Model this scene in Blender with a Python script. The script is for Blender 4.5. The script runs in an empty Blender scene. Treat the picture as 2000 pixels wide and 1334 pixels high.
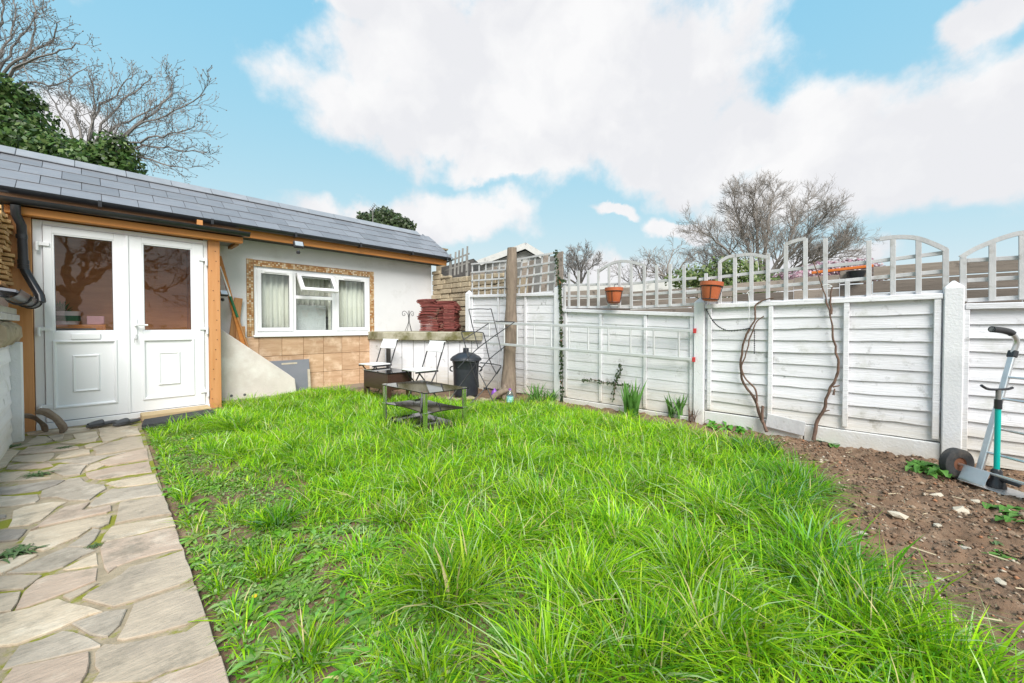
import bpy, bmesh, math, random
import numpy as np
from mathutils import Vector, Matrix, noise as mnoise
random.seed(7); RNG = np.random.default_rng(11)
scn = bpy.context.scene
COL = scn.collection
rad = math.radians

# ------------------------------------------------------------------ camera
F, CAMH, PITCH, YAW, CY = 765.0, 1.05, rad(1.0), rad(47.34), 649.35
cam_d = bpy.data.cameras.new('camera'); cam = bpy.data.objects.new('camera', cam_d); COL.objects.link(cam)
cam_d.sensor_width = 36; cam_d.lens = 36 * F / 2000; cam_d.shift_y = -(667 - CY) / 2000
cam_d.clip_start = 0.05; cam_d.clip_end = 3000
cam.location = (0, 0, CAMH); cam.rotation_euler = (math.pi / 2 - PITCH, 0, -YAW)
scn.camera = cam
# photo pixel -> place helpers (a pixel gives a direction, the plane it lies on gives the distance)
FW = Vector((math.sin(YAW) * math.cos(PITCH), math.cos(YAW) * math.cos(PITCH), -math.sin(PITCH)))
RT = Vector((math.cos(YAW), -math.sin(YAW), 0)); UP = RT.cross(FW); C0 = Vector((0, 0, CAMH))
def ray(x, y): return FW + RT * ((x - 1000) / F) + UP * ((CY - y) / F)
def G(x, y, z=0.0): r = ray(x, y); return C0 + r * ((z - CAMH) / r.z)
def PX(x, y, X): r = ray(x, y); return C0 + r * (X / r.x)
def PY(x, y, Y): r = ray(x, y); return C0 + r * (Y / r.y)
def PD(x, y, d): return C0 + ray(x, y) * d

# ------------------------------------------------------------------ world, sun, exposure
SUN_EL, SUN_AZ = rad(45), rad(214)      # azimuth measured clockwise from +Y
world = bpy.data.worlds.new('World'); scn.world = world; world.use_nodes = True
wt = world.node_tree; wt.nodes.clear()
def wn(t, **k):
    n = wt.nodes.new(t)
    for a, b in k.items(): setattr(n, a, b)
    return n
def wl(a, b): wt.links.new(a, b)
def wmath(op, a, b=None, c=None, clamp=False):
    n = wn('ShaderNodeMath', operation=op, use_clamp=clamp)
    for i, v in enumerate((a, b, c)):
        if v is None: continue
        if isinstance(v, (int, float)): n.inputs[i].default_value = v
        else: wl(v, n.inputs[i])
    return n.outputs[0]
sky = wn('ShaderNodeTexSky', sky_type='NISHITA', sun_disc=False, sun_elevation=SUN_EL, sun_rotation=SUN_AZ,
         altitude=0, air_density=1.0, dust_density=0.4, ozone_density=2.0)
tc = wn('ShaderNodeTexCoord')
nz1 = wn('ShaderNodeTexNoise'); nz1.inputs['Scale'].default_value = 5.0; nz1.inputs['Detail'].default_value = 7; nz1.inputs['Roughness'].default_value = .55
wl(tc.outputs['Generated'], nz1.inputs['Vector'])
off = wn('ShaderNodeVectorMath', operation='SUBTRACT'); wl(nz1.outputs['Color'], off.inputs[0]); off.inputs[1].default_value = (.5, .5, .5)
sc = wn('ShaderNodeVectorMath', operation='SCALE'); wl(off.outputs[0], sc.inputs[0]); sc.inputs['Scale'].default_value = .20
ad = wn('ShaderNodeVectorMath', operation='ADD'); wl(tc.outputs['Generated'], ad.inputs[0]); wl(sc.outputs[0], ad.inputs[1])
nm = wn('ShaderNodeVectorMath', operation='NORMALIZE'); wl(ad.outputs[0], nm.inputs[0])
sp = wn('ShaderNodeSeparateXYZ'); wl(nm.outputs[0], sp.inputs[0])
AZ = wmath('ARCTAN2', sp.outputs[0], sp.outputs[1]); EL = wmath('ARCSINE', sp.outputs[2])
def azel(x, y):
    r = ray(x, y).normalized(); return math.atan2(r.x, r.y), math.asin(r.z)
blobs = []
for x, y, rx, ry in ((840, 100, 215, 85), (1060, 100, 300, 115), (1290, 120, 260, 110), (900, 235, 320, 90), (1180, 240, 330, 110),
                     (1420, 300, 300, 80), (1640, 345, 330, 90), (1850, 265, 290, 115), (1990, 310, 250, 100), (900, 425, 165, 62), (740, 440, 170, 45),
                     (700, -20, 250, 35), (1960, 30, 150, 60), (1330, 430, 75, 26), (1200, 420, 55, 16), (140, 240, 110, 70), (1130, 545, 200, 40), (1560, 520, 200, 40), (980, 330, 130, 26)):
    a, e = azel(x, y); c = math.cos(math.atan((x - 1000) / F))
    blobs.append((a, e, rx / F * c * c, ry / F * c))
rb = random.Random(5)
for i in range(30):
    a = YAW + rad(62) + rb.random() * rad(236)
    blobs.append((math.atan2(math.sin(a), math.cos(a)), rad(4 + 50 * rb.random()), .2 + .25 * rb.random(), .06 + .12 * rb.random()))
cov = None
for a, e, sa, se in blobs:
    u = wmath('MULTIPLY', wmath('SUBTRACT', AZ, a), 1 / sa); v = wmath('MULTIPLY', wmath('SUBTRACT', EL, e), 1 / se)
    d = wmath('SUBTRACT', 1.0, wmath('SQRT', wmath('ADD', wmath('MULTIPLY', u, u), wmath('MULTIPLY', v, v))))
    cov = d if cov is None else wmath('SMOOTH_MAX', cov, d, .25)
nz2 = wn('ShaderNodeTexNoise'); nz2.inputs['Scale'].default_value = 9; nz2.inputs['Detail'].default_value = 9; nz2.inputs['Roughness'].default_value = .6
wl(tc.outputs['Generated'], nz2.inputs['Vector'])
dens = wmath('ADD', cov, wmath('MULTIPLY', wmath('SUBTRACT', nz2.outputs[0], .5), 1.05))
mr = wn('ShaderNodeMapRange', interpolation_type='SMOOTHSTEP'); wl(dens, mr.inputs[0]); mr.inputs[1].default_value = -.08; mr.inputs[2].default_value = .36
nz3 = wn('ShaderNodeTexNoise'); nz3.inputs['Scale'].default_value = 5.5; nz3.inputs['Detail'].default_value = 5
wl(ad.outputs[0], nz3.inputs['Vector'])
mr2 = wn('ShaderNodeMapRange'); wl(nz3.outputs[0], mr2.inputs[0]); mr2.inputs[1].default_value = .40; mr2.inputs[2].default_value = .60
ccol = wn('ShaderNodeMix', data_type='RGBA'); wl(mr2.outputs[0], ccol.inputs[0])
SKY_S = 0.11
ccol.inputs[6].default_value = (.535 / SKY_S, .54 / SKY_S, .56 / SKY_S, 1); ccol.inputs[7].default_value = (.61 / SKY_S, .61 / SKY_S, .615 / SKY_S, 1)
hs = wn('ShaderNodeHueSaturation'); hs.inputs['Hue'].default_value = .478; hs.inputs['Saturation'].default_value = .72; hs.inputs['Value'].default_value = 1.35
wl(sky.outputs[0], hs.inputs['Color'])
spc = wn('ShaderNodeSeparateColor'); wl(hs.outputs[0], spc.inputs[0]); cbc = wn('ShaderNodeCombineColor')
for k_, (ex_, mu_) in enumerate(((.72, 1.05), (.25, 2.82), (.04, 4.67))): wl(wmath('MULTIPLY', wmath('POWER', spc.outputs[k_], ex_), mu_), cbc.inputs[k_])
mix = wn('ShaderNodeMix', data_type='RGBA'); wl(mr.outputs[0], mix.inputs[0]); wl(cbc.outputs[0], mix.inputs[6]); wl(ccol.outputs[2], mix.inputs[7])
bg = wn('ShaderNodeBackground'); wl(mix.outputs[2], bg.inputs[0]); bg.inputs[1].default_value = SKY_S
wo = wn('ShaderNodeOutputWorld'); wl(bg.outputs[0], wo.inputs[0])
world.cycles.sampling_method = 'MANUAL'; world.cycles.sample_map_resolution = 512
sl = bpy.data.lights.new('sun', 'SUN'); sun = bpy.data.objects.new('sun', sl); COL.objects.link(sun)
sl.energy = 3.2; sl.angle = rad(36); sl.color = (1, .96, .9)
sdir = Vector((math.sin(SUN_AZ) * math.cos(SUN_EL), math.cos(SUN_AZ) * math.cos(SUN_EL), math.sin(SUN_EL)))
sun.rotation_euler = sdir.to_track_quat('Z', 'Y').to_euler()
scn.view_settings.view_transform = 'Standard'; scn.view_settings.look = 'None'; scn.view_settings.gamma = 1
scn.view_settings.use_curve_mapping = False; scn.view_settings.exposure = 0.66

# ------------------------------------------------------------------ materials
def M(name, c1, c2=None, scale=8, rough=.6, bump=0, bscale=40, rnd=0, metal=0, stretch=(1, 1, 1), spot=None, spot_scale=4, spot_lo=.58, spot_hi=.7, spec=.5, coat=0, low=None, low_h=.3, detail=6, spot2=None):
    m = bpy.data.materials.new(name); m.use_nodes = True; nt = m.node_tree; b = nt.nodes['Principled BSDF']
    N = nt.nodes.new; L = nt.links.new
    b.inputs['Roughness'].default_value = rough; b.inputs['Metallic'].default_value = metal
    b.inputs['Specular IOR Level'].default_value = spec; b.inputs['Coat Weight'].default_value = coat
    t = N('ShaderNodeTexCoord'); oi = N('ShaderNodeObjectInfo')
    mm = N('ShaderNodeMath'); mm.operation = 'MULTIPLY'; L(oi.outputs['Random'], mm.inputs[0]); mm.inputs[1].default_value = 37.0
    va = N('ShaderNodeVectorMath'); va.operation = 'ADD'; L(t.outputs['Object'], va.inputs[0]); L(mm.outputs[0], va.inputs[1])
    mp = N('ShaderNodeMapping'); L(va.outputs[0], mp.inputs['Vector']); mp.inputs['Scale'].default_value = stretch
    def nz(s, d=detail, r=.6):
        n = N('ShaderNodeTexNoise'); n.inputs['Scale'].default_value = s; n.inputs['Detail'].default_value = d; n.inputs['Roughness'].default_value = r
        L(mp.outputs[0], n.inputs['Vector']); return n
    n1 = nz(scale); r1 = N('ShaderNodeMapRange'); L(n1.outputs[0], r1.inputs[0]); r1.inputs[1].default_value = .3; r1.inputs[2].default_value = .7
    mx = N('ShaderNodeMix'); mx.data_type = 'RGBA'; L(r1.outputs[0], mx.inputs[0])
    c2 = c2 or tuple(min(1, v * .82) for v in c1)
    mx.inputs[6].default_value = (*c1, 1); mx.inputs[7].default_value = (*c2, 1); out = mx.outputs[2]
    if spot:
        n2 = N('ShaderNodeTexNoise'); n2.inputs['Scale'].default_value = spot_scale; n2.inputs['Detail'].default_value = 8; n2.inputs['Roughness'].default_value = .65
        L(va.outputs[0], n2.inputs['Vector'])
        r2 = N('ShaderNodeMapRange'); L(n2.outputs[0], r2.inputs[0]); r2.inputs[1].default_value = spot_lo; r2.inputs[2].default_value = spot_hi
        m2 = N('ShaderNodeMix'); m2.data_type = 'RGBA'; L(r2.outputs[0], m2.inputs[0]); L(out, m2.inputs[6]); m2.inputs[7].default_value = (*spot, 1); out = m2.outputs[2]
    if spot2:
        n5 = N('ShaderNodeTexNoise'); n5.inputs['Scale'].default_value = spot2[1]; n5.inputs['Detail'].default_value = 9; n5.inputs['Roughness'].default_value = .7
        vo = N('ShaderNodeVectorMath'); vo.operation = 'ADD'; L(va.outputs[0], vo.inputs[0]); vo.inputs[1].default_value = (13.1, 7.7, 3.3); L(vo.outputs[0], n5.inputs['Vector'])
        r5 = N('ShaderNodeMapRange'); L(n5.outputs[0], r5.inputs[0]); r5.inputs[1].default_value = spot2[2]; r5.inputs[2].default_value = spot2[3]; r5.inputs[4].default_value = spot2[4]
        m5 = N('ShaderNodeMix'); m5.data_type = 'RGBA'; L(r5.outputs[0], m5.inputs[0]); L(out, m5.inputs[6]); m5.inputs[7].default_value = (*spot2[0], 1); out = m5.outputs[2]
    if low:   # splashed dirt close to the soil
        g = N('ShaderNodeNewGeometry'); sx = N('ShaderNodeSeparateXYZ'); L(g.outputs['Position'], sx.inputs[0])
        n4 = nz(7); ml = N('ShaderNodeMath'); ml.operation = 'MULTIPLY_ADD'; L(n4.outputs[0], ml.inputs[0]); ml.inputs[1].default_value = .5; L(sx.outputs[2], ml.inputs[2])
        r4 = N('ShaderNodeMapRange'); L(ml.outputs[0], r4.inputs[0]); r4.inputs[1].default_value = .2; r4.inputs[2].default_value = .25 + low_h; r4.inputs[3].default_value = .75; r4.inputs[4].default_value = 0
        m4 = N('ShaderNodeMix'); m4.data_type = 'RGBA'; L(r4.outputs[0], m4.inputs[0]); L(out, m4.inputs[6]); m4.inputs[7].default_value = (*low, 1); out = m4.outputs[2]
    if rnd:
        hsv = N('ShaderNodeHueSaturation'); L(out, hsv.inputs['Color'])
        mv = N('ShaderNodeMapRange'); L(oi.outputs['Random'], mv.inputs[0]); mv.inputs[3].default_value = 1 - rnd; mv.inputs[4].default_value = 1 + rnd
        L(mv.outputs[0], hsv.inputs['Value']); out = hsv.outputs[0]
    L(out, b.inputs['Base Color'])
    if bump:
        n3 = nz(bscale, 8); bp = N('ShaderNodeBump'); bp.inputs['Strength'].default_value = bump; bp.inputs['Distance'].default_value = .01
        L(n3.outputs[0], bp.inputs['Height']); L(bp.outputs[0], b.inputs['Normal'])
    return m
MT = {}
MT['fence'] = M('white_fence_paint', (.82, .82, .855), (.73, .73, .765), 5, .75, .5, 34, .06, stretch=(1, .22, 4), spot=(.40, .40, .40), spot_scale=8, spot_lo=.60, spot_hi=.72, low=(.55, .48, .34), low_h=.42, spot2=((.44, .45, .38), 3.2, .56, .74, .6))
MT['fencey'] = M('aged_fence_paint', (.60, .60, .61), (.46, .46, .47), 6, .7, .3, 40, .06, stretch=(1, 1, .5), spot=(.36, .35, .33), spot_scale=9, spot_lo=.58, spot_hi=.72)
MT['conc_white'] = M('white_painted_concrete', (.77, .78, .80), (.72, .73, .76), 9, .75, .35, 60, .02, spot=(.55, .55, .54), spot_scale=12, spot_lo=.62, spot_hi=.75, low=(.6, .56, .47))
MT['render'] = M('white_render', (.74, .745, .76), (.69, .695, .71), 3, .85, .35, 90, spot=(.58, .58, .575), spot_scale=2.6, spot_lo=.56, spot_hi=.8)
MT['slate'] = M('slate', (.165, .17, .192), (.21, .215, .235), 5, .5, .25, 25, .14, spot2=((.30, .30, .28), 14, .60, .70, .5), stretch=(1, 4, 4), spec=.7)
MT['ridge'] = M('ridge_slate', (.23, .245, .27), (.29, .30, .325), 6, .55, .2, 40, .06)
MT['orange'] = M('orange_timber', (.66, .28, .065), (.52, .19, .04), 4, .5, .1, 30, .06, stretch=(.35, 6, 6), spot=(.25, .09, .02), spot_scale=5, spot_lo=.68, spot_hi=.76)
MT['orangev'] = M('orange_timber_upright', (.66, .33, .14), (.55, .24, .08), 4, .55, .1, 30, .05, stretch=(6, 6, .35), spot=(.2, .08, .03), spot_scale=22, spot_lo=.73, spot_hi=.76)
MT['palewood'] = M('pale_planed_wood', (.62, .36, .22), (.5, .27, .14), 4, .6, .1, 30, .08, stretch=(.35, 6, 6))
MT['plank'] = M('bare_plank', (.47, .25, .1), (.34, .16, .06), 4, .6, .1, 30, .15, stretch=(6, 6, .4))
MT['upvc'] = M('white_upvc', (.86, .87, .89), (.83, .84, .86), 3, .28, 0, 30)
MT['gasket'] = M('grey_gasket', (.12, .12, .13), None, 5, .6)
MT['blackpl'] = M('black_plastic', (.018, .02, .024), (.03, .032, .036), 12, .28, .05, 60)
MT['binpl'] = M('bin_plastic', (.02, .023, .032), (.035, .04, .05), 12, .45, .15, 50, spot=(.2, .2, .2), spot_scale=18, spot_lo=.71, spot_hi=.76)
MT['tile'] = M('travertine_tile', (.60, .41, .265), (.42, .255, .145), 3, .5, .3, 25, .12, stretch=(1.2, 1, 9), spot=(.72, .54, .38), spot_scale=6, spot_lo=.5, spot_hi=.72)
MT['grout'] = M('grout', (.36, .22, .12), (.28, .16, .08), 20, .9, .2, 60)
MT['grime'] = M('weathered_concrete', (.46, .43, .34), (.33, .31, .22), 7, .9, .6, 30, spot=(.13, .12, .04), spot_scale=3.3, spot_lo=.46, spot_hi=.62)
MT['ramp'] = M('raw_concrete', (.70, .64, .59), (.58, .53, .485), 4, .85, .35, 50, spot=(.76, .73, .69), spot_scale=3, spot_lo=.5, spot_hi=.68)
MT['greyb'] = M('grey_board', (.17, .18, .21), (.21, .22, .25), 3, .55, .1, 40, spot=(.5, .5, .5), spot_scale=13, spot_lo=.69, spot_hi=.74)
MT['redtile'] = M('red_clay_tile', (.23, .055, .045), (.15, .038, .034), 9, .7, .5, 60, .35, spot=(.33, .16, .12), spot_scale=12, spot_lo=.55, spot_hi=.72)
MT['claytile'] = M('buff_clay_tile', (.68, .42, .20), (.55, .31, .13), 9, .8, .5, 60, .22, spot=(.26, .15, .07), spot_scale=11, spot_lo=.58, spot_hi=.72)
MT['terra'] = M('terracotta', (.50, .135, .05), (.42, .10, .035), 6, .6, .1, 40, .05)
MT['dirt'] = M('potting_soil', (.22, .13, .07), (.12, .07, .04), 40, .95, .8, 90)
MT['soil'] = M('soil', (.245, .15, .092), (.12, .072, .044), 6, .95, .8, 70, spot=(.29, .20, .135), spot_scale=9, spot_lo=.52, spot_hi=.72, detail=10)
MT['pebble'] = M('pebble', (.38, .31, .25), (.25, .18, .14), 20, .85, .2, 60, .4)
MT['flint'] = M('pale_stone', (.60, .54, .44), (.46, .40, .31), 18, .85, .4, 60, .12)
MT['black'] = M('black_metal', (.022, .022, .026), (.035, .035, .04), 15, .4, .05, 60)
MT['chrome'] = M('chrome', (.78, .78, .78), (.7, .7, .7), 10, .12, 0, 40, metal=1)
MT['alu'] = M('aluminium', (.72, .73, .74), (.62, .63, .64), 14, .35, .1, 60, metal=.85)
MT['darkglass'] = M('black_glass', (.008, .008, .009), (.012, .012, .013), 10, .05, 0, 40, spec=.5, spot=(.03, .028, .026), spot_scale=9, spot_lo=.6, spot_hi=.9)
MT['brownw'] = M('dark_brown_wood', (.045, .022, .018), (.065, .03, .024), 6, .3, .1, 30, stretch=(1, 1, 8))
MT['whitew'] = M('white_painted_wood', (.80, .81, .82), (.74, .75, .76), 6, .5, .1, 40, .03, spot=(.5, .48, .45), spot_scale=14, spot_lo=.66, spot_hi=.76)
MT['bark'] = M('bark', (.30, .235, .18), (.17, .13, .10), 7, .9, 1, 28, stretch=(5, 5, .8))
MT['twig'] = M('bare_twig', (.30, .265, .235), (.21, .185, .165), 4, .9, 0, 30)
MT['twigl'] = M('grey_bare_twig', (.27, .25, .235), (.18, .165, .155), 4, .9, 0, 30)
MT['vine'] = M('vine_bark', (.19, .115, .085), (.11, .07, .052), 18, .9, .8, 40)
MT['oldwood'] = M('weathered_grey_board', (.36, .30, .25), (.24, .20, .165), 5, .9, .5, 40, .32, stretch=(1, .3, 5), spot=(.10, .085, .075), spot_scale=6, spot_lo=.6, spot_hi=.72)
MT['greytimber'] = M('silver_grey_timber', (.27, .265, .25), (.18, .175, .165), 8, .9, .3, 40, .1)
MT['stonew'] = M('sandstone', (.46, .385, .27), (.34, .275, .19), 8, .9, .7, 45, .2, spot=(.20, .16, .10), spot_scale=10, spot_lo=.55, spot_hi=.7)
MT['mortar'] = M('mortar', (.36, .30, .21), (.26, .21, .15), 20, .95, .5, 60)
MT['pave_mortar'] = M('mossy_mortar', (.40, .32, .22), (.27, .215, .145), 14, .95, .6, 70, spot=(.21, .21, .015), spot_scale=4.5, spot_lo=.51, spot_hi=.57)
PAVE = [M('paving_' + n, c, c2, 16, .85, .8, 45, .08, stretch=(.5, 1.5, 1), spot=sp_, spot_scale=4.5, spot_lo=.5, spot_hi=.64, detail=10, spot2=((.20, .17, .13), 6, .52, .66, .7)) for n, c, c2, sp_ in (
    ('buff', (.57, .465, .345), (.44, .355, .26), (.63, .54, .425)), ('pink', (.49, .375, .29), (.40, .30, .23), (.56, .455, .36)),
    ('grey', (.42, .355, .285), (.32, .27, .215), (.52, .445, .36)), ('tan', (.49, .40, .305), (.38, .31, .235), (.36, .295, .23)), ('dark', (.30, .255, .215), (.22, .19, .165), (.40, .345, .29)))]
MT['rubber'] = M('tyre_rubber', (.03, .03, .032), (.05, .05, .05), 14, .8, .3, 50, spot=(.12, .10, .085), spot_scale=10, spot_lo=.55, spot_hi=.75)
MT['rust'] = M('rust', (.22, .09, .045), (.13, .05, .03), 14, .8, .3, 50)
MT['teal'] = M('teal_plastic', (.0, .46, .40), (.0, .41, .36), 6, .35)
MT['red'] = M('red_plastic', (.55, .05, .05), (.45, .04, .04), 6, .5)
MT['foam'] = M('black_foam', (.025, .025, .028), (.04, .04, .042), 20, .8, .2, 60)
MT['slipper'] = M('dark_slipper_rubber', (.065, .066, .07), (.085, .085, .09), 12, .55, .1, 50)
MT['mat'] = M('black_mat', (.03, .031, .034), (.05, .05, .054), 60, .9, .6, 160)
MT['curved'] = M('weathered_brown_stone', (.27, .20, .14), (.17, .125, .09), 9, .9, .8, 30, stretch=(1, 1, 3))
MT['step'] = M('yellow_sandstone', (.56, .42, .24), (.46, .34, .19), 8, .85, .3, 50)
MT['green'] = M('green_plastic', (.02, .16, .07), (.016, .13, .055), 6, .5)
MT['curtain'] = M('cream_curtain', (.85, .84, .77), (.80, .79, .71), 4, .9, 0, 30)
MT['pink'] = M('pink_plastic', (.62, .36, .40), None, 6, .5)
MT['ply'] = M('orange_ply', (.66, .31, .10), (.54, .23, .065), 3, .6, 0, 30, stretch=(1, 1, 6))
MT['floorin'] = M('indoor_floor', (.25, .2, .16), None, 5, .6)
MT['purple'] = M('purple_plastic', (.30, .10, .55), (.25, .08, .48), 6, .4)
MT['cyanl'] = M('turquoise_label', (.10, .50, .55), (.6, .75, .75), 30, .4)
MT['dryleaf'] = M('dry_leaf', (.42, .20, .08), (.30, .14, .05), 15, .9)
MT['orangep'] = M('bright_orange_paint', (.75, .20, .03), (.65, .16, .02), 6, .5)
MT['shed'] = M('pale_grey_cladding', (.36, .37, .385), (.30, .31, .325), 4, .7, .1, 30)
MT['felt'] = M('dark_roof_felt', (.09, .085, .08), (.06, .056, .053), 14, .9, .3, 60)
MT['brick'] = M('yellow_stock_brick', (.33, .26, .17), (.24, .18, .12), 12, .9, .4, 60)
MT['paleplaster'] = M('pale_plaster', (.62, .62, .60), (.5, .5, .48), 5, .9, .2, 40, spot=(.25, .25, .24), spot_scale=5, spot_lo=.58, spot_hi=.7)
MT['far'] = M('far_ground', (.08, .10, .045), (.11, .09, .06), .4, .95)

def glass_mat(name, tint=(1, 1, 1), refl=1.0, rough=0.0, wav=0):
    m = bpy.data.materials.new(name); m.use_nodes = True; nt = m.node_tree; nt.nodes.clear(); N = nt.nodes.new; L = nt.links.new
    o = N('ShaderNodeOutputMaterial'); mx = N('ShaderNodeMixShader'); t = N('ShaderNodeBsdfTransparent'); g = N('ShaderNodeBsdfGlossy'); geo = N('ShaderNodeNewGeometry'); dt = N('ShaderNodeVectorMath'); dt.operation = 'DOT_PRODUCT'; L(geo.outputs['Incoming'], dt.inputs[0]); L(geo.outputs['True Normal'], dt.inputs[1])
    ab = N('ShaderNodeMath'); ab.operation = 'ABSOLUTE'; L(dt.outputs['Value'], ab.inputs[0]); om = N('ShaderNodeMath'); om.operation = 'SUBTRACT'; om.inputs[0].default_value = 1; L(ab.outputs[0], om.inputs[1])
    pw = N('ShaderNodeMath'); pw.operation = 'POWER'; L(om.outputs[0], pw.inputs[0]); pw.inputs[1].default_value = 5; f = N('ShaderNodeMath'); f.operation = 'MULTIPLY_ADD'; L(pw.outputs[0], f.inputs[0]); f.inputs[1].default_value = .95; f.inputs[2].default_value = .045
    t.inputs[0].default_value = (*tint, 1); g.inputs['Roughness'].default_value = rough
    ml = N('ShaderNodeMath'); ml.operation = 'MULTIPLY'; ml.use_clamp = True; L(f.outputs[0], ml.inputs[0]); ml.inputs[1].default_value = refl
    if wav:
        tcx = N('ShaderNodeTexCoord'); n = N('ShaderNodeTexNoise'); n.inputs['Scale'].default_value = 5; L(tcx.outputs['Object'], n.inputs['Vector'])
        b = N('ShaderNodeBump'); b.inputs['Strength'].default_value = wav; b.inputs['Distance'].default_value = .02; L(n.outputs[0], b.inputs['Height']); L(b.outputs[0], g.inputs['Normal'])
    L(ml.outputs[0], mx.inputs[0]); L(t.outputs[0], mx.inputs[1]); L(g.outputs[0], mx.inputs[2]); L(mx.outputs[0], o.inputs[0]); return m
MT['laddr'] = M('dull_aluminium', (.66, .67, .68), (.58, .59, .60), 14, .45, .1, 60, metal=.35)
MT['glass'] = glass_mat('door_glass', (.97, .97, .97), 1.05, 0.01, .05)
MT['wglass'] = glass_mat('window_glass', (.93, .95, .94), 1.6, 0.0, .04)
MT['smoked'] = glass_mat('clear_plastic', (.75, .88, .92), 2.0, .1)

def leaf_mat(name, col=None, attr=None, trans=.35, rough=.5, rnd=.0, spec=.35):
    m = bpy.data.materials.new(name); m.use_nodes = True; nt = m.node_tree; b = nt.nodes['Principled BSDF']; N = nt.nodes.new; L = nt.links.new
    b.inputs['Roughness'].default_value = rough; b.inputs['Specular IOR Level'].default_value = spec
    o = nt.nodes['Material Output']; tr = N('ShaderNodeBsdfTranslucent'); mx = N('ShaderNodeMixShader'); mx.inputs[0].default_value = trans
    if attr:
        a = N('ShaderNodeAttribute'); a.attribute_name = attr; src = a.outputs['Color']
    else:
        tcx = N('ShaderNodeTexCoord'); n = N('ShaderNodeTexNoise'); n.inputs['Scale'].default_value = 9; n.inputs['Detail'].default_value = 4; L(tcx.outputs['Object'], n.inputs['Vector'])
        c = N('ShaderNodeMix'); c.data_type = 'RGBA'; L(n.outputs[0], c.inputs[0]); c.inputs[6].default_value = (*[v * .6 for v in col], 1); c.inputs[7].default_value = (*[v * 1.4 for v in col], 1); src = c.outputs[2]
    L(src, b.inputs['Base Color']); L(src, tr.inputs[0]); L(b.outputs[0], mx.inputs[1]); L(tr.outputs[0], mx.inputs[2]); L(mx.outputs[0], o.inputs[0]); return m
MT['grass'] = leaf_mat('grass_blade', attr='Col', trans=.30, rough=.5, spec=.2)
MT['weed'] = leaf_mat('weed_leaf', attr='Col', trans=.25, rough=.6)
MT['ivy'] = leaf_mat('ivy_leaf', attr='Col', trans=.2, rough=.4)
MT['irisleaf'] = leaf_mat('iris_leaf', (.14, .32, .07), trans=.3)
MT['dock'] = leaf_mat('dock_leaf', (.07, .20, .03), trans=.25)
MT['darkivy'] = leaf_mat('dark_ivy_leaf', (.035, .06, .03), trans=.15)

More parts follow.
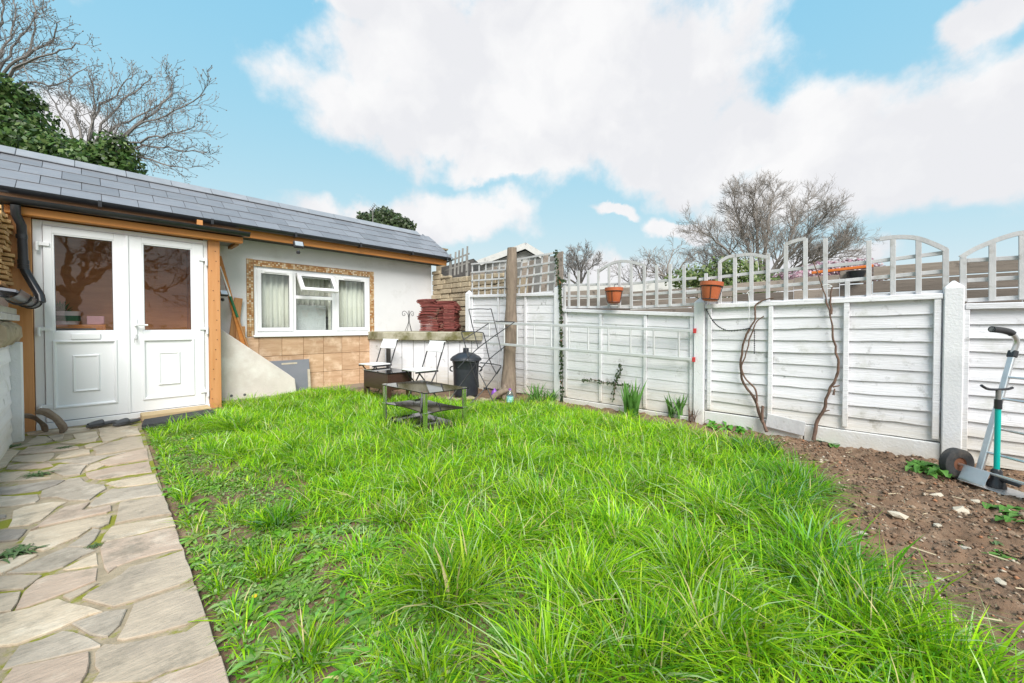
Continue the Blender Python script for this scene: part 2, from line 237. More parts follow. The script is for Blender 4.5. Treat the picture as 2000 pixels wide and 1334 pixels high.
# ------------------------------------------------------------------ mesh helpers
class MB:
    def __init__(s, T=None): s.v = []; s.f = []; s.T = T
    def add(s, vs, fs):
        o = len(s.v)
        s.v += [tuple(s.T @ Vector(p)) if s.T else tuple(p) for p in vs]
        s.f += [tuple(i + o for i in f) for f in fs]; return s
    def box(s, x0, x1, y0, y1, z0, z1):
        v = [(x, y, z) for x in (x0, x1) for y in (y0, y1) for z in (z0, z1)]
        return s.add(v, [(0, 1, 3, 2), (4, 6, 7, 5), (0, 4, 5, 1), (2, 3, 7, 6), (0, 2, 6, 4), (1, 5, 7, 3)])
    def bar(s, a, b, w, h, side=(0, 0, 1)):   # rectangular bar from a to b
        a, b = Vector(a), Vector(b); d = (b - a).normalized(); u = Vector(side)
        if abs(d.dot(u)) > .98: u = Vector((1, 0, 0))
        r = d.cross(u).normalized(); u = r.cross(d); v = []
        for p in (a, b):
            for i, j in ((-1, -1), (1, -1), (1, 1), (-1, 1)): v.append(p + r * (i * w / 2) + u * (j * h / 2))
        return s.add(v, [(3, 2, 1, 0), (4, 5, 6, 7), (0, 1, 5, 4), (1, 2, 6, 5), (2, 3, 7, 6), (3, 0, 4, 7)])
    def tube(s, pts, r, n=8, cap=True):
        pts = [Vector(p) for p in pts]; rs = r if isinstance(r, (list, tuple)) else [r] * len(pts)
        v = []; f = []; u = None
        for i, p in enumerate(pts):
            d = (pts[min(i + 1, len(pts) - 1)] - pts[max(i - 1, 0)])
            d = d.normalized() if d.length > 1e-9 else Vector((0, 0, 1))
            if u is None: u = d.orthogonal().normalized()
            else:
                u = u - d * u.dot(d); u = u.normalized() if u.length > 1e-6 else d.orthogonal().normalized()
            w = d.cross(u)
            for k in range(n):
                a = 2 * math.pi * k / n; v.append(p + (u * math.cos(a) + w * math.sin(a)) * rs[i])
        for i in range(len(pts) - 1):
            for k in range(n):
                f.append((i * n + k, i * n + (k + 1) % n, (i + 1) * n + (k + 1) % n, (i + 1) * n + k))
        if cap: f += [tuple(range(n - 1, -1, -1)), tuple(range((len(pts) - 1) * n, len(pts) * n))]
        return s.add(v, f)
    def lathe(s, prof, c=(0, 0, 0), n=24, axis='z'):
        v = []; f = []
        for r, z in prof:
            for k in range(n):
                a = 2 * math.pi * k / n; x, y = r * math.cos(a), r * math.sin(a)
                q = (x, y, z) if axis == 'z' else ((z, x, y) if axis == 'x' else (x, z, y))
                v.append((q[0] + c[0], q[1] + c[1], q[2] + c[2]))
        for i in range(len(prof) - 1):
            for k in range(n): f.append((i * n + k, i * n + (k + 1) % n, (i + 1) * n + (k + 1) % n, (i + 1) * n + k))
        return s.add(v, f)
    def prism(s, poly, d0, d1):               # polygon (3D points) extruded from offset d0 to d1
        n = len(poly); a = [Vector(p) + Vector(d0) for p in poly]; b = [Vector(p) + Vector(d1) for p in poly]
        return s.add(a + b, [tuple(range(n - 1, -1, -1)), tuple(range(n, 2 * n))] + [(i, (i + 1) % n, n + (i + 1) % n, n + i) for i in range(n)])
    def mesh(s, name, mat, org=(0, 0, 0), bevel=0, smooth=False, seg=1):
        me = bpy.data.meshes.new(name); o = Vector(org)
        me.from_pydata([tuple(Vector(p) - o) for p in s.v], [], s.f)
        bm = bmesh.new(); bm.from_mesh(me); bmesh.ops.recalc_face_normals(bm, faces=bm.faces)
        if bevel: bmesh.ops.bevel(bm, geom=bm.edges[:], offset=bevel, segments=seg, affect='EDGES', clamp_overlap=True)
        bm.to_mesh(me); bm.free()
        if smooth:
            for p in me.polygons: p.use_smooth = True
            me.set_sharp_from_angle(angle=rad(45))
        if mat: me.materials.append(mat)
        return me
ORG = {}
def link(name, data, org, parent=None):
    o = bpy.data.objects.new(name, data); COL.objects.link(o)
    if parent is not None:
        o.parent = parent; o.location = Vector(org) - ORG[parent.name]
    else: o.location = org
    ORG[o.name] = Vector(org); return o
def tag(o, label, cat, group=None):
    o['label'] = label; o['category'] = cat
    if group: o['group'] = group
    return o
def thing(name, label, cat, loc, group=None): return tag(link(name, None, Vector(loc)), label, cat, group)
def part(name, mb, mat, parent, bevel=0, smooth=False, org=None, seg=1):
    org = Vector(org) if org is not None else ORG[parent.name]
    return link(name, mb.mesh(name, mat, org, bevel, smooth, seg), org, parent)
def single(name, mb, mat, label, cat, loc, group=None, bevel=0, smooth=False):
    return tag(link(name, mb.mesh(name, mat, loc, bevel, smooth), Vector(loc)), label, cat, group)
def struct(name, mb, mat, loc=(0, 0, 0), smooth=False):
    o = link(name, mb.mesh(name, mat, loc, 0, smooth), Vector(loc)); o['kind'] = 'structure'; return o
def piece(name, me, loc, parent, rot=(0, 0, 0)):     # shares mesh data
    o = bpy.data.objects.new(name, me); COL.objects.link(o); o.parent = parent; o.location = Vector(loc) - ORG[parent.name]; o.rotation_euler = rot
    ORG[o.name] = Vector(loc); return o
def place(loc, rz=0, rx=0, ry=0): return Matrix.Translation(loc) @ Matrix.Rotation(rz, 4, 'Z') @ Matrix.Rotation(ry, 4, 'Y') @ Matrix.Rotation(rx, 4, 'X')
def U(a, b): return random.uniform(a, b)
def bez(pts, n=6):       # Catmull-Rom through points
    P = [Vector(p) for p in pts]; P = [P[0]] + P + [P[-1]]; out = []
    for i in range(1, len(P) - 2):
        for k in range(n):
            t = k / n; a, b, c, d = P[i - 1], P[i], P[i + 1], P[i + 2]
            out.append(.5 * ((2 * b) + (c - a) * t + (2 * a - 5 * b + 4 * c - d) * t * t + (3 * b - a - 3 * c + d) * t ** 3))
    return out + [P[-2]]
def colored(name, V, faces, cols, mat, loc=(0, 0, 0), parent=None, label=None, cat=None, kind=None, group=None):
    me = bpy.data.meshes.new(name); V = np.asarray(V, np.float32) - np.array(loc, np.float32)
    me.from_pydata(V.tolist(), [], faces) if not isinstance(faces, tuple) else None
    if isinstance(faces, tuple):            # (loop_verts, loop_starts)
        lv, ls = faces; me.vertices.add(len(V)); me.vertices.foreach_set('co', V.ravel()); me.loops.add(len(lv)); me.loops.foreach_set('vertex_index', lv)
        me.polygons.add(len(ls)); me.polygons.foreach_set('loop_start', ls); me.update(calc_edges=True)
    a = me.color_attributes.new('Col', 'FLOAT_COLOR', 'POINT'); cc = np.ones((len(V), 4), np.float32); cc[:, :3] = cols; a.data.foreach_set('color', cc.ravel())
    me.materials.append(mat); o = link(name, me, Vector(loc), parent)
    if kind: o['kind'] = kind
    if label: o['label'] = label
    if cat: o['category'] = cat
    if group: o['group'] = group
    return o

# ------------------------------------------------------------------ ground
def vnoise(x, y, seed=0):
    r = np.random.default_rng(seed).random((256, 256)); xi = np.floor(x).astype(int); yi = np.floor(y).astype(int); fx = x - xi; fy = y - yi
    fx = fx * fx * (3 - 2 * fx); fy = fy * fy * (3 - 2 * fy); g = lambda i, j: r[i % 256, j % 256]
    return (g(xi, yi) * (1 - fx) + g(xi + 1, yi) * fx) * (1 - fy) + (g(xi, yi + 1) * (1 - fx) + g(xi + 1, yi + 1) * fx) * fy - .5
def sst(a, b, x): t = np.clip((x - a) / (b - a), 0, 1); return t * t * (3 - 2 * t)
def lawn_edge(X): return np.interp(X, [0, 1.2, 1.6, 1.9, 2.3, 3.2, 3.7, 3.95, 4.12, 4.3], [-1.6, -1.2, -.50, .06, .32, .44, .58, .95, 2.2, 7])
def bare(X, Y):   # 1 on bare soil
    a = sst(.06, -.10, Y - lawn_edge(X) + .34 * vnoise(X * 4, Y * 4, 5) + .2 * vnoise(X * 11, Y * 11, 55))
    return a
def ground_z(X, Y):
    b = bare(X, Y)
    z = .035 * vnoise(X * 1.3, Y * 1.3, 1) + .015 * vnoise(X * 5, Y * 5, 2) - .012
    z = z + b * (.04 * vnoise(X * 7, Y * 7, 3) + .05 * np.abs(vnoise(X * 17, Y * 17, 4)) + .035 * np.abs(vnoise(X * 33, Y * 33, 8)) + .012 * vnoise(X * 50, Y * 50, 6)) + (1 - b) * .012 * vnoise(X * 30, Y * 30, 7)
    flat = sst(.50, .33, X) + sst(5.9, 6.1, Y); return z * np.clip(1 - flat, 0, 1) - .03 * sst(.42, .26, X)
xs = np.arange(-.3, 4.9, .02); ys = np.concatenate([np.arange(-2.6, 1.6, .02), np.arange(1.6, 7.2, .04)])
gx, gy = np.meshgrid(xs, ys, indexing='ij'); gzv = ground_z(gx, gy)
V = np.stack([gx, gy, gzv], -1).reshape(-1, 3); ny_ = len(ys); ii, jj = np.meshgrid(np.arange(len(xs) - 1), np.arange(ny_ - 1), indexing='ij'); b0 = (ii * ny_ + jj).ravel()
quads = np.stack([b0, b0 + ny_, b0 + ny_ + 1, b0 + 1], -1).astype(np.int32)
me = bpy.data.meshes.new('soil_bed'); me.vertices.add(len(V)); me.vertices.foreach_set('co', V.astype(np.float32).ravel()); me.loops.add(quads.size); me.loops.foreach_set('vertex_index', quads.ravel())
me.polygons.add(len(quads)); me.polygons.foreach_set('loop_start', np.arange(0, quads.size, 4, dtype=np.int32)); me.update(calc_edges=True)
me.polygons.foreach_set('use_smooth', np.ones(len(quads), bool)); me.materials.append(MT['soil'])
soil = link('soil_bed', me, Vector((0, 0, 0))); soil['kind'] = 'structure'
struct('ground', MB().add([(-900, -900, -.13), (900, -900, -.13), (900, 900, -.13), (-900, 900, -.13)], [(0, 1, 2, 3)]), MT['far'])

# ------------------------------------------------------------------ crazy-paving path
path = struct('path', MB().prism([(-.62, -3.2, 0), (.2, -3.2, 0), (.268, 1.38, 0), (.30, 2.8, 0), (.375, 5.5, 0), (.40, 6.16, 0), (-.62, 6.16, 0)], (0, 0, -.12), (0, 0, -.004)), MT['pave_mortar'])
R1 = lambda a, b: G((a if a > 0 else -260) / 4.348, 1030 + b / 4.348)
R2 = lambda a, b: G((a if a > 0 else -260) / 5.556, 830 + b / 5.556)
traced = [   # (zoom, colour, outline) traced stone by stone
 (R1, 1, '880,130 1140,70 1440,5 1520,0 1570,180 1460,190 1180,260 1000,330 930,385 880,340 850,240 845,180'), (R1, 3, '1090,345 1300,290 1560,195 1640,330 1640,430 1530,490 1330,560 1150,620 960,685 820,655 700,610 760,555 900,475 1020,405'),
 (R1, 3, '1130,655 1280,600 1540,515 1700,480 1760,620 1770,735 1580,830 1300,905 1050,960 980,960 1040,840 1100,730'), (R1, 3, '1000,990 1330,935 1580,885 1780,755 1850,900 1905,1045 1700,1140 1400,1240 1250,1310 780,1322 830,1230 790,1190 800,1060 880,990'),
 (R1, 1, '1925,1075 2000,1420 1270,1420 1270,1325 1420,1255 1720,1155'), (R1, 2, '590,830 760,762 900,714 1060,692 1080,692 1020,830 930,925 880,935 770,915'), (R1, 2, '150,1012 360,945 540,880 640,880 760,935 865,985 850,1008 620,1065 400,1122 200,1162 10,1215 60,1120'),
 (R1, 1, '90,1212 300,1155 620,1095 760,1055 770,1150 740,1240 690,1330 560,1440 30,1440 10,1330'), (R1, 0, '0,795 250,688 500,608 590,642 760,682 885,712 750,752 520,850 330,925 150,995 0,1035'), (R1, 1, '390,412 600,374 830,345 822,448 640,525 450,595 250,672 125,705 200,545 300,455'),
 (R1, 3, '0,595 185,550 165,640 110,715 0,768'), (R1, 3, '0,442 180,404 365,404 290,470 200,525 0,568'), (R1, 2, '50,396 250,304 430,225 560,172 740,170 825,192 700,245 540,335 420,374 180,390'), (R1, 0, '525,358 640,295 815,215 830,316 700,340 560,366'),
 (R1, 0, '0,322 220,238 330,233 180,318 30,396 0,402'), (R1, 3, '525,590 700,512 835,474 700,568 590,615'), (R1, 3, '720,1420 800,1340 1240,1335 1240,1420'),
 (R2, 0, '310,1172 620,1096 1050,998 1208,984 1182,1072 1080,1126 990,1122 850,1215 640,1305 480,1365 230,1370 190,1330'), (R2, 2, '1000,1132 1092,1142 1040,1248 960,1318 722,1328 860,1232'), (R2, 0, '1192,1114 1300,1086 1880,996 1918,1080 1640,1146 1420,1206 1150,1274 1092,1268 1122,1200'),
 (R2, 3, '1294,854 1380,832 1780,776 1868,968 1700,986 1380,1044 1244,1078 1264,960'), (R2, 2, '990,842 1100,756 1200,706 1290,696 1705,646 1778,758 1560,784 1330,824 1230,844 1000,894 952,888'), (R2, 0, '1144,640 1200,616 1690,538 1718,620 1480,656 1280,676 1200,656'),
 (R2, 1, '922,522 1150,466 1620,388 1658,508 1380,545 1100,595 962,586'), (R2, 1, '1085,402 1190,356 1390,298 1590,256 1618,366 1400,404 1180,444 1092,438'), (R2, 0, '922,490 980,434 1070,410 1136,440 1060,476 932,502'), (R2, 3, '1004,262 1180,196 1390,136 1540,114 1568,236 1380,274 1200,304 1034,326 1034,292'),
 (R2, 0, '1122,190 1064,102 1500,34 1528,102 1380,122 1190,176'), (R2, 0, '905,228 980,204 1165,190 1000,242 930,252'), (R2, 2, '500,402 700,374 860,350 1000,335 1190,325 1365,294 1180,343 1060,388 960,426 840,426 740,408'), (R2, 0, '684,304 900,270 975,274 985,308 860,332 690,360 595,366'),
 (R2, 1, '300,245 600,216 855,234 864,252 680,280 330,315 195,325'), (R2, 3, '155,354 330,330 575,306 605,314 555,368 500,395 220,405 112,398'), (R2, 1, '82,442 220,424 556,415 595,440 470,466 250,486 62,478'), (R2, 2, '505,500 640,434 780,425 935,442 896,490 874,535 680,555 592,520'),
 (R2, 3, '0,562 100,514 328,504 318,562 556,574 340,598 0,646'), (R2, 4, '200,654 560,596 716,594 620,648 420,716 100,755 0,766 0,712'), (R2, 2, '744,594 878,576 920,614 980,644 1126,654 1165,690 1080,736 980,815 740,825 600,788 434,796 444,722 640,655'), (R2, 2, '0,792 180,774 408,756 426,808 400,836 120,885 0,905'),
 (R2, 0, '142,932 260,886 560,836 736,834 640,886 540,966 440,1036 320,1084 84,1114 112,1040'), (R2, 1, '484,1042 580,964 700,894 976,844 940,880 902,930 1000,918 1206,874 1216,928 1160,954 1050,976 740,1044 420,1112 334,1146'), (R2, 4, '0,1174 100,1134 295,1134 250,1196 200,1246 60,1266 0,1276'), (R2, 4, '0,962 78,972 58,1010 0,1046'),
 (R2, 0, '285,84 680,44 1036,14 950,58 720,96 500,106 300,108'), (R2, 3, '505,124 696,104 690,148 600,176 544,150'), (R2, 0, '784,104 1046,74 1076,130 1038,176 900,196 644,196 820,152'), (R2, 0, '1064,42 1092,92 1490,24 1400,8'), (R2, 3, '115,262 280,204 400,124 498,124 566,160 500,196 300,232'), (R2, 0, '0,545 60,454 148,345 226,274 104,264 0,350')]
rp = random.Random(3); polys = []
for fn, c, txt in traced:
    polys.append((c, [fn(*map(float, w.split(','))).xy for w in txt.split()]))
for k in range(8):      # the path goes on beyond the picture
    y1 = 1.22 - k * .45
    for a, b in ((-.6, -.17), (-.15, .25)):
        d = rp.uniform(-.06, .06); polys.append((rp.randrange(4), [Vector(q) for q in ((a, y1 - .43 + d), (b, y1 - .43 - d), (b, y1 - d), ((a + b) / 2, y1 + .01), (a, y1 + d))]))
for i, (c, poly) in enumerate(polys):
    poly = [Vector((min(q.x, float(np.interp(q.y, [-3, 1.38, 2.8, 5.5, 6.2], [.205, .273, .306, .38, .405]))), q.y)) for q in poly]; cen = sum(poly, Vector((0, 0))) / len(poly); ol = []
    if sum(a.x * b.y - b.x * a.y for a, b in zip(poly, poly[1:] + poly[:1])) < 0: poly.reverse()
    for k in range(len(poly)):
        a, b = poly[k], poly[(k + 1) % len(poly)]; L = (b - a).length; m = max(1, int(L / .07)); nrm = Vector((b.y - a.y, a.x - b.x)); nrm = nrm.normalized() if nrm.length else nrm
        for t in range(m): ol.append(a.lerp(b, t / m) - nrm * rp.uniform(-.001, .006))
    n = len(ol); top = .001 + .006 * ((i * 37) % 53) / 53; tilt = (rp.uniform(-.008, .008), rp.uniform(-.008, .008))
    zz = lambda q: top + (q.x - cen.x) * tilt[0] + (q.y - cen.y) * tilt[1]
    ins = []
    for k in range(n):
        d = (ol[(k + 1) % n] - ol[k - 1]); nn = Vector((d.y, -d.x)); nn = nn.normalized() if nn.length else nn; ins.append(ol[k] - nn * rp.uniform(.001, .004))
    v = [(q.x, q.y, -.06) for q in ol] + [(q.x, q.y, zz(q) - .003) for q in ol] + [(q.x, q.y, zz(q)) for q in ins]
    f = [(k, (k + 1) % n, n + (k + 1) % n, n + k) for k in range(n)] + [(n + k, n + (k + 1) % n, 2 * n + (k + 1) % n, 2 * n + k) for k in range(n)] + [tuple(range(2 * n, 3 * n))]
    part('paving_stone', MB().add(v, f), PAVE[c], path, org=(cen.x, cen.y, 0))

# ================================================================== outbuilding
WY, DY = 6.7, 6.2
ob = thing('outbuilding', 'white rendered garden outbuilding with slate roof and white double doors', 'outbuilding', (1.8, 6.7, 0))
def xp(x, y=600, Y=WY): return PY(x, y, Y).x
wx0, wx1, wz0, wz1 = 1.672, 3.472, .885, 1.925
w = MB()
w.box(1.02, wx0, WY, WY + .2, -.12, 2.5); w.box(wx1, 4.82, WY, WY + .2, -.12, 2.5); w.box(wx0, wx1, WY, WY + .2, -.12, wz0); w.box(wx0, wx1, WY, WY + .2, wz1, 2.5)
w.box(4.62, 4.818, WY + .2, 8.2, -.12, 2.45); w.box(-2.2, 4.8, 8.2, 8.4, -.12, 2.5); w.box(-2.2, -2.0, 6.4, 8.2, -.12, 2.45); w.box(-2.2, -.52, 6.3, 6.4, -.12, 2.3)
w.box(1.02, 1.1, 6.9, 8.2, -.1, 2.4)
part('wall', w, MT['render'], ob)
part('floor', MB().box(-2, 4.6, 6.24, 8.2, -.1, .03), MT['floorin'], ob)
part('lining', MB().box(-1.2, .958, 7.1, 7.14, .03, 2.4).box(.96, 1.018, 6.3, 7.14, .03, 2.4).box(-1.25, -1.2, 6.45, 7.14, .03, 2.4), MT['ply'], ob)
# gable triangle
part('gable', MB().prism([(4.78, 6.55, 2.4), (4.78, 8.15, 2.4), (4.78, 7.3, 3.0)], (0, 0, 0), (.04, 0, 0)), MT['render'], ob)
# roof
RY0, RZ0, RY1, RZ1 = 6.40, 2.425, 7.30, 3.05
th = math.atan2(RZ1 - RZ0, RY1 - RY0); RL = math.hypot(RY1 - RY0, RZ1 - RZ0); sdv = Vector((0, math.cos(th), math.sin(th))); nv = Vector((0, -math.sin(th), math.cos(th)))
roof = part('roof', MB().prism([(-2.3, RY0 + .01, RZ0 - .03), (-2.3, RY1, RZ1 - .03), (-2.3, 8.3, 2.36), (-2.3, 8.28, 2.32), (-2.3, RY1, RZ1 - .08), (-2.3, RY0 + .01, RZ0 - .08)], (0, 0, 0), (7.30, 0, 0)), MT['felt'], ob)
SW = .304
slate_me = MB().box(-SW / 2 + .002, SW / 2 - .002, 0, .30, 0, .008).mesh('slate', MT['slate'], (0, 0, 0), .002)
half_me = MB().box(-SW / 4 + .002, SW / 4 - .002, 0, .30, 0, .008).mesh('slate', MT['slate'], (0, 0, 0), .002)
for k in range(4):
    s = -.012 + k * .247; x = -2.3 + (SW / 2 if k % 2 else 0)
    while x < 5.02:
        wdt = SW; mesh = slate_me
        if x + SW > 5.03: mesh = half_me; wdt = SW / 2
        p = Vector((x + wdt / 2, RY0, RZ0)) + sdv * s + nv * (.012 + U(0, .003))
        o = piece('slate', mesh, p, roof, (th - .034 + U(-.004, .004), U(-.004, .004), U(-.003, .003)))
        x += wdt
rt_me = MB().prism([(0, -.155, -.10), (0, -.012, .010), (0, .012, .010), (0, .155, -.10), (0, .145, -.112), (0, 0, -.008), (0, -.145, -.112)], (-.223, 0, 0), (.223, 0, 0)).mesh('ridge_tile', MT['ridge'], (0, 0, 0), .004)
x = -2.1
while x < 5.0:
    piece('ridge_tile', rt_me, (min(x, 4.80), RY1, RZ1 + .035 + U(0, .003)), roof, (0, U(-.003, .003), 0)); x += .45
part('verge', MB().bar((5.015, RY0, RZ0 - .02), (5.015, RY1, RZ1 - .02), .02, .07), MT['ridge'], ob)
def gutter(x0, x1, y, z, r, tilt=0.0):
    arc = [(-math.cos(a) * r, -math.sin(a) * r) for a in np.linspace(0, math.pi, 11)]; arc2 = [(-math.cos(a) * (r - .004), -math.sin(a) * (r - .004)) for a in np.linspace(math.pi, 0, 11)]
    poly = [(x0, y + a, z + b) for a, b in arc + arc2]; m = MB(); n = len(poly)
    m.add(poly + [(x1, p[1], p[2] + tilt) for p in poly], [(i, (i + 1) % n, n + (i + 1) % n, n + i) for i in range(n)])
    m.add([(x1, y + a, z + b + tilt) for a, b in arc] + [(x1 + .006, y + a, z + b + tilt) for a, b in arc], [tuple(range(11)), tuple(range(21, 10, -1))] + [(i, i + 1, 12 + i, 11 + i) for i in range(10)]); return m
g1 = part('gutter', gutter(-2.3, 4.99, 6.345, 2.425, .056), MT['blackpl'], ob, smooth=True)
g2 = part('gutter', gutter(-1.4, 1.452, 6.02, 2.262, .055), MT['blackpl'], ob, smooth=True)
for xx in (-.9, .1, 1.1, 2.1, 3.1, 4.1, 4.9): part('bracket', MB().box(xx, xx + .03, 6.29, 6.40, 2.36, 2.366).box(xx, xx + .03, 6.284, 6.29, 2.362, 2.43), MT['blackpl'], g1)
part('fascia', MB().box(1.43, 4.985, 6.405, 6.435, 2.275, 2.40), MT['orange'], ob, .004)
part('fascia', MB().box(-2.2, 1.428, 6.395, 6.425, 2.27, 2.395), MT['palewood'], ob, .004)
part('soffit', MB().box(1.17, 4.97, 6.436, 6.699, 2.29, 2.31), MT['felt'], ob)
part('porch_roof', MB().prism([(-1.4, 6.03, 2.235), (-1.4, 6.394, 2.265), (-1.4, 6.394, 2.245), (-1.4, 6.03, 2.215)], (0, 0, 0), (2.82, 0, 0)), MT['felt'], ob)
part('porch_beam', MB().box(-.52, 1.40, 6.075, 6.17, 2.128, 2.205), MT['orange'], ob, .005)
part('porch_soffit', MB().box(1.175, 1.395, 6.171, 6.60, 2.15, 2.165).box(1.38, 1.40, 6.171, 6.60, 2.166, 2.24), MT['greyb'], ob)
part('porch_joist', MB().bar((1.36, 6.2, 2.13), (1.36, 6.6, 2.13), .04, .035), MT['plank'], ob)
post = part('porch_post', MB().box(1.048, 1.168, 6.17, 6.29, -.06, 2.127), MT['orangev'], ob, .005)
part('porch_post', MB().box(-.515, -.364, 6.17, 6.29, -.06, 2.127), MT['orangev'], ob, .005)
for k in range(16): part('screw', MB().lathe([(0, -.002), (.006, -.002), (.006, .001)], (U(1.065, 1.15), 6.168, .12 + k * .125), 8, 'y'), MT['rust'], post)
# door frame + leaves
df = part('door_frame', MB().box(-.36, -.295, DY + .0, DY + .07, .03, 2.12).box(1.0, 1.046, DY, DY + .07, .03, 2.12).box(-.295, 1.0, DY, DY + .07, 2.07, 2.12).box(-.36, 1.046, DY - .03, DY + .07, -.02, .055), MT['upvc'], ob, .004)
def leaf(x0, x1, gx0, gx1, letter):
    z0, z1, y0, y1 = .062, 2.066, DY - .018, DY + .04; gz0, gz1, pz0, pz1 = .985, 1.995, .20, .885
    d = part('door', MB().box(x0, gx0, y0, y1, z0, z1).box(gx1, x1, y0, y1, z0, z1).box(gx0, gx1, y0, y1, gz1, z1).box(gx0, gx1, y0, y1, z0, pz0).box(gx0, gx1, y0, y1, pz1, gz0), MT['upvc'], ob, .003)
    m = MB()
    for a, b, c, e in ((gx0 - .003, gx0 + .014, gz0, gz1), (gx1 - .014, gx1 + .003, gz0, gz1), (gx0 + .014, gx1 - .014, gz1 - .014, gz1 + .003), (gx0 + .014, gx1 - .014, gz0 - .003, gz0 + .014)): m.box(a, b, y0 + .004, y0 + .022, c, e)
    part('glazing_bead', m, MT['upvc'], d, .004)
    m = MB()
    for a, b, c, e in ((gx0 + .014, gx0 + .018, gz0 + .014, gz1 - .014), (gx1 - .018, gx1 - .014, gz0 + .014, gz1 - .014), (gx0 + .018, gx1 - .018, gz1 - .018, gz1 - .014), (gx0 + .018, gx1 - .018, gz0 + .014, gz0 + .018)): m.box(a, b, y0 + .012, y0 + .022, c, e)
    part('gasket', m, MT['gasket'], d)
    part('glass_pane', MB().box(gx0 + .012, gx1 - .012, y0 + .024, y0 + .03, gz0 + .01, gz1 - .01), MT['glass'], d)
    # bevelled lower panel, raised centre
    pn = MB()
    for ins, yy in ((0, y0 - .012), (.022, y0 + .014)): pass
    a0, a1, b0, b1 = gx0, gx1, pz0, pz1
    def ring(r0, ya, r1, yb):
        A = [(r0[0], ya, r0[2]), (r0[1], ya, r0[2]), (r0[1], ya, r0[3]), (r0[0], ya, r0[3])]; B = [(r1[0], yb, r1[2]), (r1[1], yb, r1[2]), (r1[1], yb, r1[3]), (r1[0], yb, r1[3])]
        pn.add(A + B, [(i, (i + 1) % 4, 4 + (i + 1) % 4, 4 + i) for i in range(4)])
    gr = lambda r, k: (r[0] + k, r[1] - k, r[2] + k, r[3] - k)
    o0 = (a0 - .012, a1 + .012, b0 - .012, b1 + .012); ring(o0, y0 - .001, gr(o0, .006), y0 - .012); ring(gr(o0, .006), y0 - .012, gr(o0, .018), y0 - .012); ring(gr(o0, .018), y0 - .012, gr(o0, .032), y0 + .012)
    wq = (a1 - a0) * .27; hq = .17; c0 = (a0 + wq, a1 - wq, b0 + hq * .85, b1 - hq * .85)
    r_in = gr(o0, .032); A = [(r_in[0], y0 + .012, r_in[2]), (r_in[1], y0 + .012, r_in[2]), (r_in[1], y0 + .012, r_in[3]), (r_in[0], y0 + .012, r_in[3])]
    B = [(c0[0], y0 + .012, c0[2]), (c0[1], y0 + .012, c0[2]), (c0[1], y0 + .012, c0[3]), (c0[0], y0 + .012, c0[3])]
    pn.add(A + B, [(i, (i + 1) % 4, 4 + (i + 1) % 4, 4 + i) for i in range(4)])
    ring(c0, y0 + .012, gr(c0, .012), y0 - .004); ring(gr(c0, .012), y0 - .004, gr(c0, .03), y0 + .004); r = gr(c0, .03)
    pn.add([(r[0], y0 + .004, r[2]), (r[1], y0 + .004, r[2]), (r[1], y0 + .004, r[3]), (r[0], y0 + .004, r[3])], [(0, 1, 2, 3)])
    part('raised_panel', pn, MT['upvc'], d)
    if letter:
        lp = part('letter_plate', MB().box(-.115, .10, y0 - .014, y0 - .001, .905, .965), MT['upvc'], d, .004)
    return d
dl = leaf(-.292, .310, -.232, .215, True)
dr = leaf(.318, .998, .44, .888, False)
part('astragal', MB().box(.303, .327, DY - .032, DY - .019, .062, 2.066), MT['upvc'], dr, .003)
yf = DY - .018
part('handle', MB().box(.36, .388, yf - .012, yf, .90, 1.13).tube([(.374, yf - .01, 1.055), (.374, yf - .05, 1.055)], .011, 10).tube([(.374, yf - .05, 1.055), (.43, yf - .055, 1.058), (.475, yf - .052, 1.055)], .011, 10), MT['upvc'], dr, 0, True)
part('key', MB().box(.366, .382, yf - .03, yf - .012, .945, .951).tube([(.374, yf - .03, .948), (.378, yf - .035, .93), (.362, yf - .033, .90)], .003, 6).box(.36, .366, yf - .036, yf - .033, .855, .905).box(.38, .387, yf - .038, yf - .035, .86, .915), MT['alu'], dr)
for zz in (.21, 1.0, 1.86):
    part('hinge', MB().box(.955, 1.03, yf - .016, yf - .001, zz, zz + .035).tube([(1.028, yf - .012, zz - .055), (1.028, yf - .012, zz + .035)], .013, 10), MT['upvc'], dr, 0, True)
    part('hinge', MB().box(-.335, -.25, yf - .016, yf - .001, zz, zz + .035).tube([(-.33, yf - .012, zz - .055), (-.33, yf - .012, zz + .035)], .013, 10), MT['upvc'], dl, 0, True)
# window
fy = WY + .02
xm1, xm2 = xp(575.5), xp(653.5)
win = part('window', MB().box(wx0, wx0 + .05, fy, fy + .07, wz0 + .03, wz1).box(wx1 - .05, wx1, fy, fy + .07, wz0 + .03, wz1).box(wx0 + .05, wx1 - .05, fy, fy + .07, wz1 - .05, wz1).box(wx0 + .05, wx1 - .05, fy, fy + .07, wz0 + .03, wz0 + .09)
           .box(xm1 - .03, xm1 + .03, fy + .001, fy + .069, wz0 + .09, wz1 - .05).box(xm2 - .03, xm2 + .03, fy + .001, fy + .069, wz0 + .09, wz1 - .05).box(xm1 + .03, xm2 - .03, fy + .002, fy + .068, 1.475, 1.53), MT['upvc'], ob, .004)
part('sill', MB().prism([(wx0 - .02, WY - .05, wz0 - .005), (wx0 - .02, WY - .05, wz0 + .02), (wx0 - .02, WY + .04, wz0 + .034), (wx0 - .02, WY + .04, wz0 - .005)], (0, 0, 0), (wx1 - wx0 + .04, 0, 0)), MT['upvc'], win, .004)
